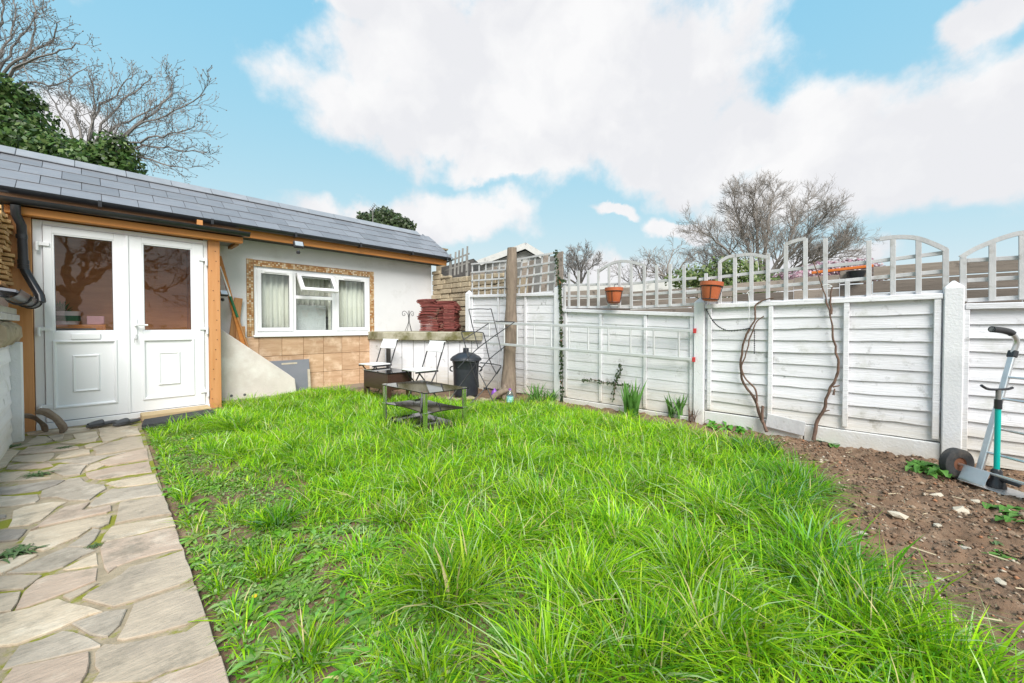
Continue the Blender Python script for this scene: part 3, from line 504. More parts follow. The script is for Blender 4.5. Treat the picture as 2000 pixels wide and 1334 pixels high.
def sash(x0, x1, z0, z1, T=None, vent=False):
    s = part('sash', MB(T).box(x0, x0 + .055, -.02, .03, z0, z1).box(x1 - .055, x1, -.02, .03, z0, z1).box(x0 + .055, x1 - .055, -.02, .03, z0, z0 + .055).box(x0 + .055, x1 - .055, -.02, .03, z1 - .055, z1), MT['upvc'], win, .004)
    m = MB(T); e = .006
    for a, b, c, d in ((x0 + .055, x0 + .055 + e, z0 + .055, z1 - .055), (x1 - .055 - e, x1 - .055, z0 + .055, z1 - .055), (x0 + .061, x1 - .061, z1 - .055 - e, z1 - .055), (x0 + .061, x1 - .061, z0 + .055, z0 + .055 + e)): m.box(a, b, -.012, .0, c, d)
    part('gasket', m, MT['gasket'], s)
    part('glass_pane', MB(T).box(x0 + .05, x1 - .05, .004, .010, z0 + .05, z1 - .05), MT['wglass'], s)
    if vent: part('trickle_vent', MB(T).box((x0 + x1) / 2 - .15, (x0 + x1) / 2 + .15, -.032, -.021, z1 - .036, z1 - .014), MT['upvc'], s, .003)
T0 = Matrix.Translation((0, fy - .002, 0))
sash(wx0 + .04, xm1 - .02, wz0 + .08, wz1 - .04, T0, True); sash(xm2 + .02, wx1 - .04, wz0 + .08, wz1 - .04, T0, True)
hz = wz1 - .055
sash(xm1 + .028, xm2 - .028, -.345, 0, Matrix.Translation((0, fy - .03, hz)) @ Matrix.Rotation(rad(-38), 4, 'X'))
part('glass_pane', MB().box(xm1 + .03, xm2 - .03, fy + .02, fy + .026, wz0 + .09, 1.475), MT['wglass'], win)
part('gasket', MB().box(xm1 + .03, xm1 + .036, fy + .008, fy + .019, wz0 + .09, 1.475).box(xm2 - .036, xm2 - .03, fy + .008, fy + .019, wz0 + .09, 1.475).box(xm1 + .03, xm2 - .03, fy + .003, fy + .008, 1.531, 1.538), MT['gasket'], win)
def curtain(x0, x1, y, z0, z1, label):
    n = 60; v = []; f = []
    for i in range(n + 1):
        t = i / n; yy = y + .022 * math.sin(t * (x1 - x0) * 75) + .01 * math.sin(t * 23 + 1)
        v += [(x0 + (x1 - x0) * t, yy, z0), (x0 + (x1 - x0) * t, yy * .9 + y * .1, z1)]
        if i: f.append((2 * i - 2, 2 * i, 2 * i + 1, 2 * i - 1))
    o = single('curtain', MB().add(v, f), MT['curtain'], label, 'curtain', ((x0 + x1) / 2, y, z0), smooth=True)
    md = o.modifiers.new('thick', 'SOLIDIFY'); md.thickness = .003
curtain(1.70, xm1 + .03, 6.86, .3, 2.1, 'cream curtain hanging behind the left-hand window pane')
curtain(xm2 - .04, 3.45, 6.86, .3, 2.1, 'cream curtain hanging behind the right-hand window pane')
curtain(xm1 - .02, xm2 + .03, 6.97, 1.2, 2.1, 'net curtain behind the open top vent of the window')
single('white_board', MB().box(xm1 + .06, xm2 - .06, 6.905, 6.925, .03, 1.39), MT['whitew'], 'plain white board standing behind the middle window pane', 'board', ((xm1 + xm2) / 2, 7.06, .03), bevel=.004)
# mosaic border: tiny tiles too small to pick apart
m = MB(); p_ = .0265; mc = []
mpal = [(.46, .25, .10), (.62, .44, .25), (.36, .17, .06), (.70, .58, .42), (.52, .33, .16)]
def mosaic(x0, x1, z0, z1):
    for i in range(int(round((x1 - x0) / p_))):
        for j in range(int(round((z1 - z0) / p_))): a, c = x0 + i * p_, z0 + j * p_; m.box(a + .002, a + p_ - .002, WY - .009 - random.random() * .001, WY - .001, c + .002, c + p_ - .002); mc.extend([random.choice(mpal)] * 8)
mosaic(wx0 - .092, wx0 - .001, wz0 + .005, 2.02); mosaic(wx0, wx1, wz1 + .005, 2.02); mosaic(wx1 + .002, wx1 + .07, wz0 + .005, 2.02)
colored('mosaic_border', m.v, m.f, mc, leaf_mat('mosaic', attr='Col', trans=0, rough=.3), tuple(ORG[ob.name]), ob, kind='stuff')
part('grout_bed', MB().box(wx0 - .095, wx0 - .0005, WY - .004, WY - .0005, wz0, 2.023).box(wx0 - .0005, wx1 + .0005, WY - .004, WY - .0005, wz1 + .002, 2.023).box(wx1 + .0005, wx1 + .073, WY - .004, WY - .0005, wz0, 2.023), MT['grout'], ob)
# travertine tiles below the window
part('tile_bed', MB().box(1.18, 3.68, WY - .008, WY - .0008, -.1, wz0 - .008), MT['grout'], ob)
xj = [1.20, 1.43] + [xp(v, 660) for v in (505, 550, 592, 631, 667, 701, 733)] + [3.68]
zj = [-.08, .285, .585, wz0 - .008]
for i in range(len(xj) - 1):
    for j in range(3):
        a, b = xj[i] + .003, xj[i + 1] - .003; c, d = zj[j] + .003, zj[j + 1] - .003
        part('wall_tile', MB().box(a, b, WY - .016 - U(0, .003), WY - .008, c, d), MT['tile'], ob, .003, org=((a + b) / 2, WY, (c + d) / 2))
# downpipe
dp = [PY(30, 400, 6.02), PY(31, 418, 6.03), PY(42, 440, 6.09), PY(43.5, 470, 6.1), PY(46, 522, 6.1), PY(52, 534, 6.1), PY(78, 578, 5.98), PY(80, 590, 5.96)]
dpo = part('downpipe', MB().tube(dp, .034, 14), MT['blackpl'], ob, 0, True)
for a in ((42.5, 462), (45.5, 512), (45.9, 521)): q = PY(*a, 6.1); part('pipe_collar', MB().tube([q + Vector((0, 0, .02)), q - Vector((0, 0, .02))], .039, 14), MT['blackpl'], dpo, 0, True)

# --- floodlights
def flood(name_lbl, loc, s=1.0, rz=0):
    T = place(loc, rz) @ Matrix.Scale(s, 4); t = thing('floodlight', name_lbl, 'floodlight', loc)
    part('housing', MB(T @ Matrix.Rotation(rad(-25), 4, 'X')).box(-.07, .07, -.05, .0, -.05, .05), MT['black'], t, .008)
    part('lamp_glass', MB(T @ Matrix.Rotation(rad(-25), 4, 'X')).box(-.055, .055, -.056, -.051, -.035, .04), MT['alu'], t, .002)
    part('bracket', MB(T).tube([(-.03, .0, 0), (-.03, .06, .01), (-.03, .1, .03)], .008, 8), MT['black'], t)
    part('sensor', MB(T).lathe([(0, -.125), (.02, -.12), (.028, -.1), (.022, -.075), (0, -.07)], (0, -.01, 0), 12), MT['blackpl'], t, 0, True)
flood('small black floodlight with sensor fixed under the eaves', (xp(582, 478, 6.3), 6.30, PY(582, 480, 6.3).z), 1.0)
flood('small black floodlight half hidden behind the orange timber post', (1.24, 6.45, PY(434, 574, 6.45).z), .8, .4)

# --- things inside the porch
t = thing('cabinet', 'orange wooden cabinet seen through the left door glass', 'cabinet', (.0, 6.75, .03))
part('carcass', MB().box(-.32, .12, 6.55, 6.58, .03, 1.06).box(-.32, .12, 6.92, 6.95, .03, 1.06).box(-.35, -.32, 6.55, 6.95, .03, 1.06).box(.12, .15, 6.55, 6.95, .03, 1.06).box(-.32, .12, 6.58, 6.92, 1.03, 1.06).box(-.32, .12, 6.58, 6.92, .6, .63), MT['orange'], t, .003)
part('dark_inset', MB().box(-.30, .07, 6.535, 6.549, .86, 1.02), MT['gasket'], t, .003)  # flat black panel, painted for the dark inside of the open cabinet
t = thing('mixing_bowl', 'white patterned tub standing on the orange cabinet', 'tub', (-.16, 6.72, 1.062))
part('tub', MB().lathe([(0, 0), (.10, 0), (.115, .13), (.12, .15), (.11, .15), (.10, .01), (0, .01)], (-.16, 6.72, 1.062), 24), MT['whitew'], t, 0, True)
part('print', MB().lathe([(.1125, .04), (.1165, .10)], (-.16, 6.72, 1.062), 24), MT['green'], t, 0, True)
single('pink_box', MB().box(.0, .14, 6.62, 6.82, 1.062, 1.16), MT['pink'], 'pale pink box beside the tub on the cabinet', 'box', (.07, 6.72, 1.062), bevel=.006)
t = thing('potted_plant', 'small green plant behind the tub on the cabinet', 'plant', (-.2, 6.87, 1.062))
part('pot', MB().lathe([(0, 0), (.035, 0), (.045, .09), (.0, .085)], (-.2, 6.88, 1.062), 14), MT['terra'], t, 0, True)
m = MB()
for k in range(26):
    a = U(0, 6.28); q = Vector((-.2, 6.88, 1.15)); e = q + Vector((math.cos(a) * .1, math.sin(a) * .05, U(.08, .2))); r = Vector((-math.sin(a), math.cos(a), 0)) * .015; mid = q.lerp(e, .6) + Vector((0, 0, .02))
    m.add([q, mid + r, e, mid - r], [(0, 1, 2, 3)])
part('leaves', m, MT['dock'], t)

# ================================================================== left boundary wall with gutter and clay tiles
lw = thing('boundary_wall', 'low white boarded wall with stone coping at the left edge', 'wall', (-.5, 5.0, -.02))
part('core', MB().box(-.62, -.50, 4.3, 5.79, -.1, .86).box(-.62, -.50, -3, 4.298, -.1, .36), MT['conc_white'], lw)
k = 0; z = -.02
while z < .86:
    zz = min(z + .125, .87); y0 = -3
    m = MB()
    for y0, y1 in (((-3, 1.2), (1.2, 4.298)) if z < .3 else ()) + ((4.3, 5.68),):
        m.add([(-.462 - U(0, .005), y0, z), (-.462 - U(0, .005), y1, z), (-.478, y1, zz + .01), (-.478, y0, zz + .01), (-.50, y0, z), (-.50, y1, z), (-.50, y1, zz + .01), (-.50, y0, zz + .01)], [(0, 1, 2, 3), (4, 7, 6, 5), (0, 4, 5, 1), (2, 6, 7, 3), (0, 3, 7, 4), (1, 5, 6, 2)])
    part('board', m, MT['fence'], lw); z = zz
part('end_post', MB().box(-.50, -.405, 5.685, 5.80, -.05, .90), MT['conc_white'], lw, .006)
m = MB(); rr = random.Random(8)
for k in range(2):   # rough stone coping blocks
    y0 = 5.86 - (k + 1) * .62; y1 = y0 + .61
    T = place((-.53, (y0 + y1) / 2, .985)); mm2 = MB(T); n = 9; v = []; f = []
    prof = [(-.12, -.095), (.085, -.10), (.125, -.03), (.12, .05), (.08, .095), (-.12, .10)]
    for i in range(n):
        t = -.305 + .61 * i / (n - 1)
        for a, b in prof: v.append((a + rr.uniform(-.014, .014), t, b + rr.uniform(-.014, .014)))
    np_ = len(prof)
    for i in range(n - 1):
        for j in range(np_): f.append((i * np_ + j, i * np_ + (j + 1) % np_, (i + 1) * np_ + (j + 1) % np_, (i + 1) * np_ + j))
    f += [tuple(range(np_)), tuple(range((n - 1) * np_, n * np_))]
    part('coping_stone', mm2.add(v, f), MT['stonew'], lw, 0, True)
part('rail_board', MB().box(-.60, -.43, 4.3, 5.95, 1.095, 1.15), MT['fencey'], lw, .004)
part('rail_board', MB().box(-.60, -.45, 4.3, 5.98, 1.153, 1.21), MT['paleplaster'], lw, .004)
T = Matrix.Translation((-.365, 2.6, 1.30)) @ Matrix.Rotation(math.pi / 2, 4, 'Z'); r_ = .06
gm = gutter(1.7, 3.52, 0, 0, .062, -.02); g3m = MB(T); g3m.add(gm.v, gm.f)
g3 = part('gutter', g3m, MT['blackpl'], lw, 0, True)
for yy in (6.02, 5.62, 5.0): 
    part('gutter_clip', MB().tube([(-.365 + .067 * math.cos(a), yy, 1.285 + .067 * math.sin(a)) for a in np.linspace(math.pi, 2 * math.pi, 9)], .008, 6), MT['blackpl'], g3)
part('lean_to_roof', MB().prism([(-.37, 4.9, 1.33), (-.95, 4.9, 1.43), (-.95, 4.9, 1.41), (-.37, 4.9, 1.31)], (0, 0, 0), (0, 1.15, 0)), MT['greyb'], lw)
part('upstand', MB().box(-.93, -.62, 4.9, 6.04, -.1, 1.3), MT['paleplaster'], lw)
# stack of buff clay tiles at the left edge
ct_me = MB().box(-.085, .085, -.13, .13, 0, .022)
def curved_tile(a, b, c):
    v = []; f = []; n = 6
    for i in range(n + 1):
        t = -1 + 2 * i / n; z = -.010 * t * t
        for y in (-b, b):
            for h in (0, c): v.append((a * t, y, z + h))
    for i in range(n):
        o = i * 4; p = o + 4
        f += [(o, p, p + 2, o + 2), (o + 1, o + 3, p + 3, p + 1), (o, o + 1, p + 1, p), (o + 2, p + 2, p + 3, o + 3)]
    f += [(0, 2, 3, 1), (n * 4, n * 4 + 1, n * 4 + 3, n * 4 + 2)]; return MB().add(v, f)
ctm = curved_tile(.135, .10, .030).mesh('clay_tile', MT['claytile'], (0, 0, 0), .0015)
base_z = 1.43
for col, (bx, by, n) in enumerate(((-.62, 6.10, 15), (-.64, 5.88, 16), (-.66, 5.66, 15))):
    for k in range(n):
        o = link('clay_tile', ctm, Vector((bx + U(-.025, .025), by + U(-.02, .02), base_z + .012 + k * .045)))
        o.rotation_euler = (U(-.03, .03), U(-.03, .03), U(-.12, .12)); tag(o, 'buff clay roof tile in the stack at the left edge above the gutter', 'roof tile', 'buff clay tiles stacked on the lean-to')
single('timber_packer', MB().box(-.80, -.50, 5.56, 6.24, 1.405, 1.43), MT['plank'], 'flat timber packer under the stack of buff clay tiles', 'timber', (-.67, 5.9, 1.372), bevel=.003)

# curved stones leaning by the left post
def arch_stone(label, p, rz, lean, R=.16, wdt=.30, t=.055, a0=15, a1=100):
    T = place(p, rz) @ Matrix.Rotation(lean, 4, 'Y'); v = []; f = []; n = 10
    for i in range(n + 1):
        a = rad(a0 + (a1 - a0) * i / n); 
        for r in (R, R + t * (1 + .15 * math.sin(i))):
            for y in (-wdt / 2, wdt / 2): v.append((math.cos(a) * r, y + .01 * math.sin(i * 1.7), math.sin(a) * r * 1.15))
    for i in range(n):
        o = i * 4; q = o + 4
        f += [(o, o + 1, q + 1, q), (o + 2, q + 2, q + 3, o + 3), (o, q, q + 2, o + 2), (o + 1, o + 3, q + 3, q + 1)]
    f += [(0, 2, 3, 1), (n * 4, n * 4 + 1, n * 4 + 3, n * 4 + 2)]
    mb = MB(T).add(v, f); zmin = min(q[2] for q in mb.v); mb.v = [(a, b, c - zmin + .006) for a, b, c in mb.v]
    single('curved_stone', mb, MT['curved'], label, 'stone', (p[0], p[1], .006), 'curved stones by the left post', .006, True)
arch_stone('dark curved stone piece leaning on the left post, the inner one', (-.455, 5.97, 0), rad(12), 0, .15, .10, .032, 2, 80)
arch_stone('broad curved brown stone piece by the white door, the outer one', (-.385, 5.87, 0), rad(-8), 0, .20, .12, .036, 3, 76)

# slippers, mat, step
def slipper(label, p, rz):
    T = place(p, rz); t = thing('slipper', label, 'slipper', p, 'pair of slippers')
    out = []
    for k in range(20):
        a = 2 * math.pi * k / 20; y = math.sin(a) * .13; x = math.cos(a) * (.046 + .008 * math.sin(a) ) * (1 if y > 0 else .9); out.append((x, y, 0))
    part('sole', MB(T).prism(out, (0, 0, 0), (0, 0, .026)), MT['slipper'], t, .006, True)
    v = []; f = []; n = 9
    for i in range(6):
        y = .005 + .11 * i / 5; wd = .05 * math.sqrt(max(.04, 1 - (y / .135) ** 2)); h = .044 - .022 * (i / 5) ** 1.5
        for j in range(n):
            a = math.pi * j / (n - 1); v.append((math.cos(a) * wd, y, .02 + math.sin(a) * h))
    for i in range(5):
        for j in range(n - 1): f.append((i * n + j, i * n + j + 1, (i + 1) * n + j + 1, (i + 1) * n + j))
    f.append(tuple(range(5 * n, 6 * n)))
    o = part('upper', MB(T).add(v, f), MT['slipper'], t, 0, True); md = o.modifiers.new('thick', 'SOLIDIFY'); md.thickness = .007; md.offset = -1
    part('insole', MB(T).prism([(x * .8, y * .86, 0) for x, y, z in out], (0, 0, .0265), (0, 0, .03)), MT['gasket'], t)
slipper('dark grey slider slipper before the doors, the left one', (.10, 5.90, .013), rad(112))
slipper('dark grey slider slipper before the doors, the right one', (.275, 5.80, .013), rad(124))
single('door_mat', MB().prism([(.36, 5.41, 0), (.62, 5.40, 0), (1.02, 5.62, 0), (.98, 5.86, 0), (.40, 5.72, 0)], (0, 0, .0), (0, 0, .05)), MT['mat'], 'black rubber mat at the edge of the lawn before the doors', 'mat', (.6, 5.6, 0), bevel=.006)
single('door_step', MB().box(.40, 1.02, 5.93, 6.16, -.05, .055), MT['step'], 'pale yellow stone step under the right-hand door', 'step', (.7, 6.05, -.05), bevel=.008)

# ramp-shaped concrete piece, grey board, planks, broom
rp_ = MB().prism([(1.19, 6.44, -.05), (2.16, 6.44, -.05), (2.13, 6.44, .24), (2.05, 6.44, .315), (1.19, 6.44, 1.03)], (0, 0, 0), (0, .09, 0))
rampo = thing('concrete_panel', 'raw concrete side panel with sloping top beside the orange post', 'concrete panel', (1.6, 6.48, -.05))
part('panel', rp_, MT['ramp'], rampo, .008)
for x_, y_ in ((452, 773), (478, 771)):
    q = PY(x_, y_, 6.44); part('hole_shade_disc', MB().lathe([(0, -.001), (.014, -.001), (.016, -.004), (.018, -.001)], q, 14, 'y'), MT['gasket'], rampo)  # dark discs on the face, their colour standing for the shade inside holes
T = Matrix.Translation((1.9, 6.57, -.04)) @ Matrix.Rotation(rad(-6), 4, 'X')
gb = thing('grey_board', 'dark grey board with scuffed edge leaning on the tiled wall', 'board', (2.1, 6.58, -.04))
part('panel', MB(T).box(-.1, .50, -.01, .01, 0, .56), MT['greyb'], gb, .003)
part('torn_edge', MB(T).box(.465, .502, -.0135, -.0105, .02, .40).box(.1, .32, -.0135, -.0105, .495, .52), MT['flint'], gb)
for i, (x0, lean, hgt, wd, dy, lab) in enumerate(((1.17, -.01, 1.22, .05, .615, 'short plank stub upright behind the post, nearest the post'), (1.235, 7, 1.50, .10, .645, 'wide bare plank leaning behind the concrete panel'), (1.42, 0, 1.24, .055, .60, 'bare batten upright behind the concrete panel, taller of two'), (1.49, 0, 1.08, .04, .595, 'bare batten upright behind the concrete panel, shorter of two'))):
    T = Matrix.Translation((x0, 6 + dy, -.04)) @ Matrix.Rotation(rad(lean), 4, 'Y')
    single('plank', MB(T).box(0, wd, -.012, .012, 0, hgt), MT['plank'], lab, 'plank', (x0, 6 + dy, -.04), 'planks behind the post', .003)
a, b = PY(428, 500, 6.6), PY(470, 655, 6.58); d = (b - a).normalized(); bt = b + d * ((b.z + .02) / -d.z)
single('plank', MB().bar(a, bt, .05, .02, (0, 1, 0)), MT['orange'], 'long orange plank slanting against the white wall by the post', 'plank', bt, 'planks behind the post', .003)
a, b = PY(429, 520, 6.56), PY(485, 680, 6.555); d = (b - a).normalized(); bt = b + d * ((b.z + .01) / -d.z)
br = thing('broom', 'broom with green and bare wooden handle leaning beside the post', 'broom', bt)
L_ = (bt - a).length; part('shaft', MB().tube([a, a + d * .42], .012, 10), MT['whitew'], br, 0, True)
part('green_grip', MB().tube([a + d * .42, a + d * .72], .017, 10), MT['green'], br, 0, True); part('lower_shaft', MB().tube([a + d * .72, bt - d * .02], .013, 10), MT['plank'], br, 0, True)

# ================================================================== corner counter and what stands on it
CA, CB = Vector((3.42, 6.12, 0)), Vector((4.41, 4.72, 0)); cd = (CB - CA).normalized(); cn = Vector((-cd.y, cd.x, 0))
if cn.x < 0: cn = -cn
ct = thing('corner_counter', 'corner counter with mossy concrete slab on white boards', 'counter', (4.0, 5.7, 0))
slab = [(3.42, 6.69, .80), (3.40, 6.12, .80)] + [tuple(CA.lerp(CB, t) + Vector((0, 0, .80)) - cn * (U(0, .012))) for t in np.linspace(.06, .98, 14)] + [(4.42, 4.72, .80), (4.425, 6.69, .80)]
sb = part('slab', MB().prism(slab, (0, 0, 0), (0, 0, .145)), MT['grime'], ct, .012)
edges = np.linspace(.05, 1.0, 9)
for i in range(8):
    a = CA.lerp(CB, edges[i]) + cn * (.07 + U(0, .006)); b = CA.lerp(CB, edges[i + 1]) + cn * (.07 + U(0, .006)); a = a + cd * .004; b = b - cd * .004
    part('board', MB().prism([a + Vector((0, 0, -.05)), b + Vector((0, 0, -.05)), b + cn * .02 + Vector((0, 0, -.05)), a + cn * .02 + Vector((0, 0, -.05))], (0, 0, 0), (0, 0, .85)), MT['fence'], ct, .003)
part('backing', MB().prism([CA + cn * .10, CB + cn * .10, CB + cn * .14, CA + cn * .14], (0, 0, -.05), (0, 0, .80)), MT['felt'], ct)
part('side_board', MB().box(3.455, 3.475, 6.14, 6.69, -.05, .80), MT['fence'], ct)
# red tiles
rtm = curved_tile(.165, .10, .013).mesh('red_tile', MT['redtile'], (0, 0, 0), .0015)
zt = .946; ang = math.atan2(cd.y, cd.x); base = Vector((4.06, 5.80, zt)); ctr = PY(868, 640, 5.62); ctr.z = zt
for col, (off_, n, cx) in enumerate(((-.255, 33, -.03), (.085, 31, .0), (.0, 0, 0))):
    for k in range(n):
        lean_ = .018 * math.sin(k * .35) * (1 + k / 20)
        p = ctr + cd * (off_ + lean_ + U(-.012, .012)) + cn * (cx + U(-.015, .015)) + Vector((0, 0, .013 + k * .0172))
        o = link('red_tile', rtm, p); o.rotation_euler = (U(-.02, .02), U(-.02, .02), ang + U(-.09, .09)); tag(o, 'red clay roof tile in the stack on the corner counter', 'roof tile', 'red clay tiles stacked on the counter')
for k in range(27):
    p = ctr + cd * (.27 + .012 * math.sin(k * .5) + U(-.012, .012)) + cn * (.2 + U(-.012, .012)) + Vector((0, 0, .013 + k * .0172)); p.x = min(p.x, 4.40)
    o = link('red_tile', rtm, p); o.rotation_euler = (U(-.02, .02), U(-.02, .02), ang + math.pi / 2 + U(-.08, .08)); tag(o, 'red clay roof tile in the stack on the corner counter', 'roof tile', 'red clay tiles stacked on the counter')
# wire ornament
q0 = PY(799, 644, 6.3); q0.z = .946; t = thing('wire_stand', 'curly black wire ornament standing on the corner counter', 'ornament', q0)
zt2 = .946
def orn(s, tw):
    P = [(s * .075, 0, 0), (s * .045, 0, .07), (s * .012, 0, .17), (s * .010, 0, .26), (s * .03, 0, .33), (s * .075, 0, .37), (s * .115, 0, .35), (s * .115, 0, .30), (s * .085, 0, .285), (s * .07, 0, .31), (s * .085, 0, .33)]
    return [q0 + Vector((a, tw * a * .3, c)) for a, b, c in P]
for s in (-1, 1): part('scroll', MB().tube(bez(orn(s, s), 5), .0045, 6), MT['black'], t, 0, True)
for dy in (-.07, .07): part('scroll', MB().tube(bez([q0 + Vector((0, dy, 0)), q0 + Vector((0, dy * .3, .12)), q0 + Vector((0, dy * .1, .25)), q0 + Vector((0, dy * .3, .38))], 5), .0045, 6), MT['black'], t, 0, True)

# ================================================================== chairs, tables, bin, airer
def chair(label, p, rz):
    T = place(p, rz); t = thing('folding_chair', label, 'chair', p, 'folding chairs by the counter')    # faces -X locally
    W = .19; m = part('seat', MB(T).box(-.18, .16, -W, W, .435, .452), MT['whitew'], t, .004)
    part('seat_frame', MB(T).bar((-.18, -W + .01, .424), (.17, -W + .01, .424), .016, .02).bar((-.18, W - .01, .424), (.17, W - .01, .424), .016, .02), MT['black'], t)
    for y in (-W + .0, W - .0):
        part('back_leg', MB(T).tube([(.275, y, .82), (.20, y, .60), (.14, y, .43), (-.10, y, .0)], .010, 8), MT['black'], t, 0, True)
        part('front_leg', MB(T).tube([(-.13, y * .9, .43), (.03, y * .9, .22), (.20, y * .9, 0)], .010, 8), MT['black'], t, 0, True)
    part('backrest', MB(T).prism([(.225, -W - .005, .68), (.225, W + .005, .68), (.285, W + .005, .83), (.285, -W - .005, .83)], (-.012, 0, .004), (.006, 0, -.003)), MT['whitew'], t, .003)
    part('stretcher', MB(T).tube([(-.085, -W, .03), (-.085, W, .03)], .007, 6), MT['black'], t); part('stretcher', MB(T).tube([(.18, -W * .9, .03), (.18, W * .9, .03)], .007, 6), MT['black'], t)
chair('white and black folding chair behind the dark brown table, the farther one', (3.10, 5.80, .0), rad(6))
chair('white and black folding chair before the counter, nearer the black bin', (3.12, 4.60, .0), rad(-3))
t = thing('brown_table', 'dark brown low table with glass top between the two chairs', 'table', (2.95, 5.17, -.02))
x0, x1, y0, y1 = 2.76, 3.14, 4.84, 5.52
part('body', MB().box(x0, x0 + .03, y0, y1, .16, .39).box(x1 - .03, x1, y0, y1, .16, .39).box(x0 + .03, x1 - .03, y0, y0 + .03, .16, .39).box(x0 + .03, x1 - .03, y1 - .03, y1, .16, .39), MT['brownw'], t, .003)
for a in (x0 + .002, x1 - .062):
    for b in (y0 + .002, y1 - .062): part('leg', MB().box(a, a + .06, b, b + .06, -.03, .159), MT['brownw'], t, .003)
part('glass_top', MB().box(x0 - .015, x1 + .015, y0 - .015, y1 + .015, .395, .403), MT['darkglass'], t, .002)
part('shelf', MB().box(x0 + .03, x1 - .03, y0 + .03, y1 - .03, .18, .20), MT['brownw'], t)
# glass coffee table
t = thing('glass_table', 'black glass coffee table with chrome legs standing in the grass', 'table', (2.3, 3.35, 0))
cs = [G(743.5, 752, .43), G(831, 770, .43), G(916, 759, .43)]; cs.append(cs[0] + cs[2] - cs[1]); cen = sum(cs, Vector()) / 4; cs = [Vector((c.x, c.y, 0)) for c in cs]; cen.z = 0
def gl(z, k, bow=.0):
    pts = []
    for i in range(4):
        a, b = cs[i], cs[(i + 1) % 4]
        for s in np.linspace(0, 1, 6)[:-1]:
            q = a.lerp(b, s); q = cen + (q - cen) * k; out_ = (a.lerp(b, .5) - cen).normalized(); q = q + out_ * bow * (4 * s * (1 - s)); pts.append(q + Vector((0, 0, z)))
    return MB().prism(pts, (0, 0, 0), (0, 0, .008))
part('glass_top', gl(.43, 1.0), MT['darkglass'], t, .0015); part('middle_shelf', gl(.235, .97, -.05), MT['darkglass'], t, .0015); part('lower_shelf', gl(.075, .97, -.03), MT['darkglass'], t, .0015)
for c in cs:
    q = cen + (c - cen) * .90
    lg = part('leg', MB().tube([q + Vector((0, 0, -.02)), q + Vector((0, 0, .428))], .021, 16), MT['chrome'], t, 0, True)
    part('collar', MB().tube([q + Vector((0, 0, .225)), q + Vector((0, 0, .25))], .026, 16).tube([q + Vector((0, 0, .4385)), q + Vector((0, 0, .443))], .024, 16), MT['chrome'], lg, 0, True)
# bin
bp = Vector((3.86, 4.50, -.02)); t = thing('dustbin', 'black plastic dustbin with domed lid beside the counter', 'dustbin', bp)
part('body', MB().lathe([(0, 0), (.165, 0), (.17, .02), (.195, .50), (.205, .52), (.205, .56), (.195, .56), (.18, .04), (0, .04)], bp, 36), MT['binpl'], t, 0, True)
ld = part('lid', MB().lathe([(.225, .545), (.235, .55), (.235, .575), (.20, .61), (.12, .655), (.05, .67), (0, .672)], bp, 36), MT['binpl'], t, 0, True)
part('lid_handle', MB().box(bp.x - .04, bp.x + .04, bp.y - .03, bp.y + .03, .645, .715), MT['binpl'], ld, .01)
for s in (-1, 1): part('side_handle', MB().tube(bez([bp + RT * s * .20 + Vector((0, 0, .46)) - FW * .03, bp + RT * s * .235 + Vector((0, 0, .44)), bp + RT * s * .235 + Vector((0, 0, .40)), bp + RT * s * .20 + Vector((0, 0, .38))], 4), .01, 8), MT['binpl'], t, 0, True)
# clothes airer
t = thing('clothes_airer', 'folded black wire clothes airer leaning beside the tree trunk', 'clothes airer', G(940, 787))
def A(x, y, d=5.15): return PD(x, y, d)
def rods(name, lists, r=.0068, dd=0):
    for L in lists: part(name, MB().tube(bez([A(x, y, d + dd) for x, y, d in L], 3), r, 8), MT['black'], t, 0, True)
rods('frame', [[(934, 681, 5.3), (917, 611, 5.45), (921, 604, 5.47), (954, 604, 5.47), (961, 610, 5.45), (979, 685, 5.3)],
               [(934, 757, 5.2), (916, 702, 5.2), (908, 672, 5.25), (902, 652, 5.3), (906, 648, 5.3), (938, 649, 5.3), (946, 656, 5.3), (956, 702, 5.25), (970, 731, 5.2)],
               [(888, 705, 5.15), (920, 706, 5.15), (930, 712, 5.15), (935, 757, 5.1)], [(938, 708, 5.3), (974, 713, 5.3), (978, 717, 5.3), (970, 731, 5.3)]])
rods('brace', [[(1005, 629, 5.3), (960, 660, 5.25), (936, 725, 5.2)][:1] + [(936, 678, 5.2), (894, 719, 5.05)], [(954, 632, 5.45), (906, 663, 5.35)], [(987, 676, 5.3), (955, 702, 5.2), (936, 726, 5.1)],
               [(978, 717, 5.25), (950, 756, 5.12), (917, 789, 4.97)], [(936, 728, 5.2), (950, 755, 5.1), (963, 784, 4.98)], [(929, 712, 5.15), (897, 755, 5.1), (878, 781, 5.03)], [(968, 628, 5.45), (1005, 629, 5.3)]])
rods('wire', [[(921 + k * 2.2, 618 + k * 13, 5.43 - k * .02), (963 + k * 3, 618 + k * 13, 5.43 - k * .02)] for k in range(5)] + [[(905 + k * 2.5, 660 + k * 10, 5.27), (948 + k * 3.5, 660 + k * 10, 5.27)] for k in range(6)], .0022)
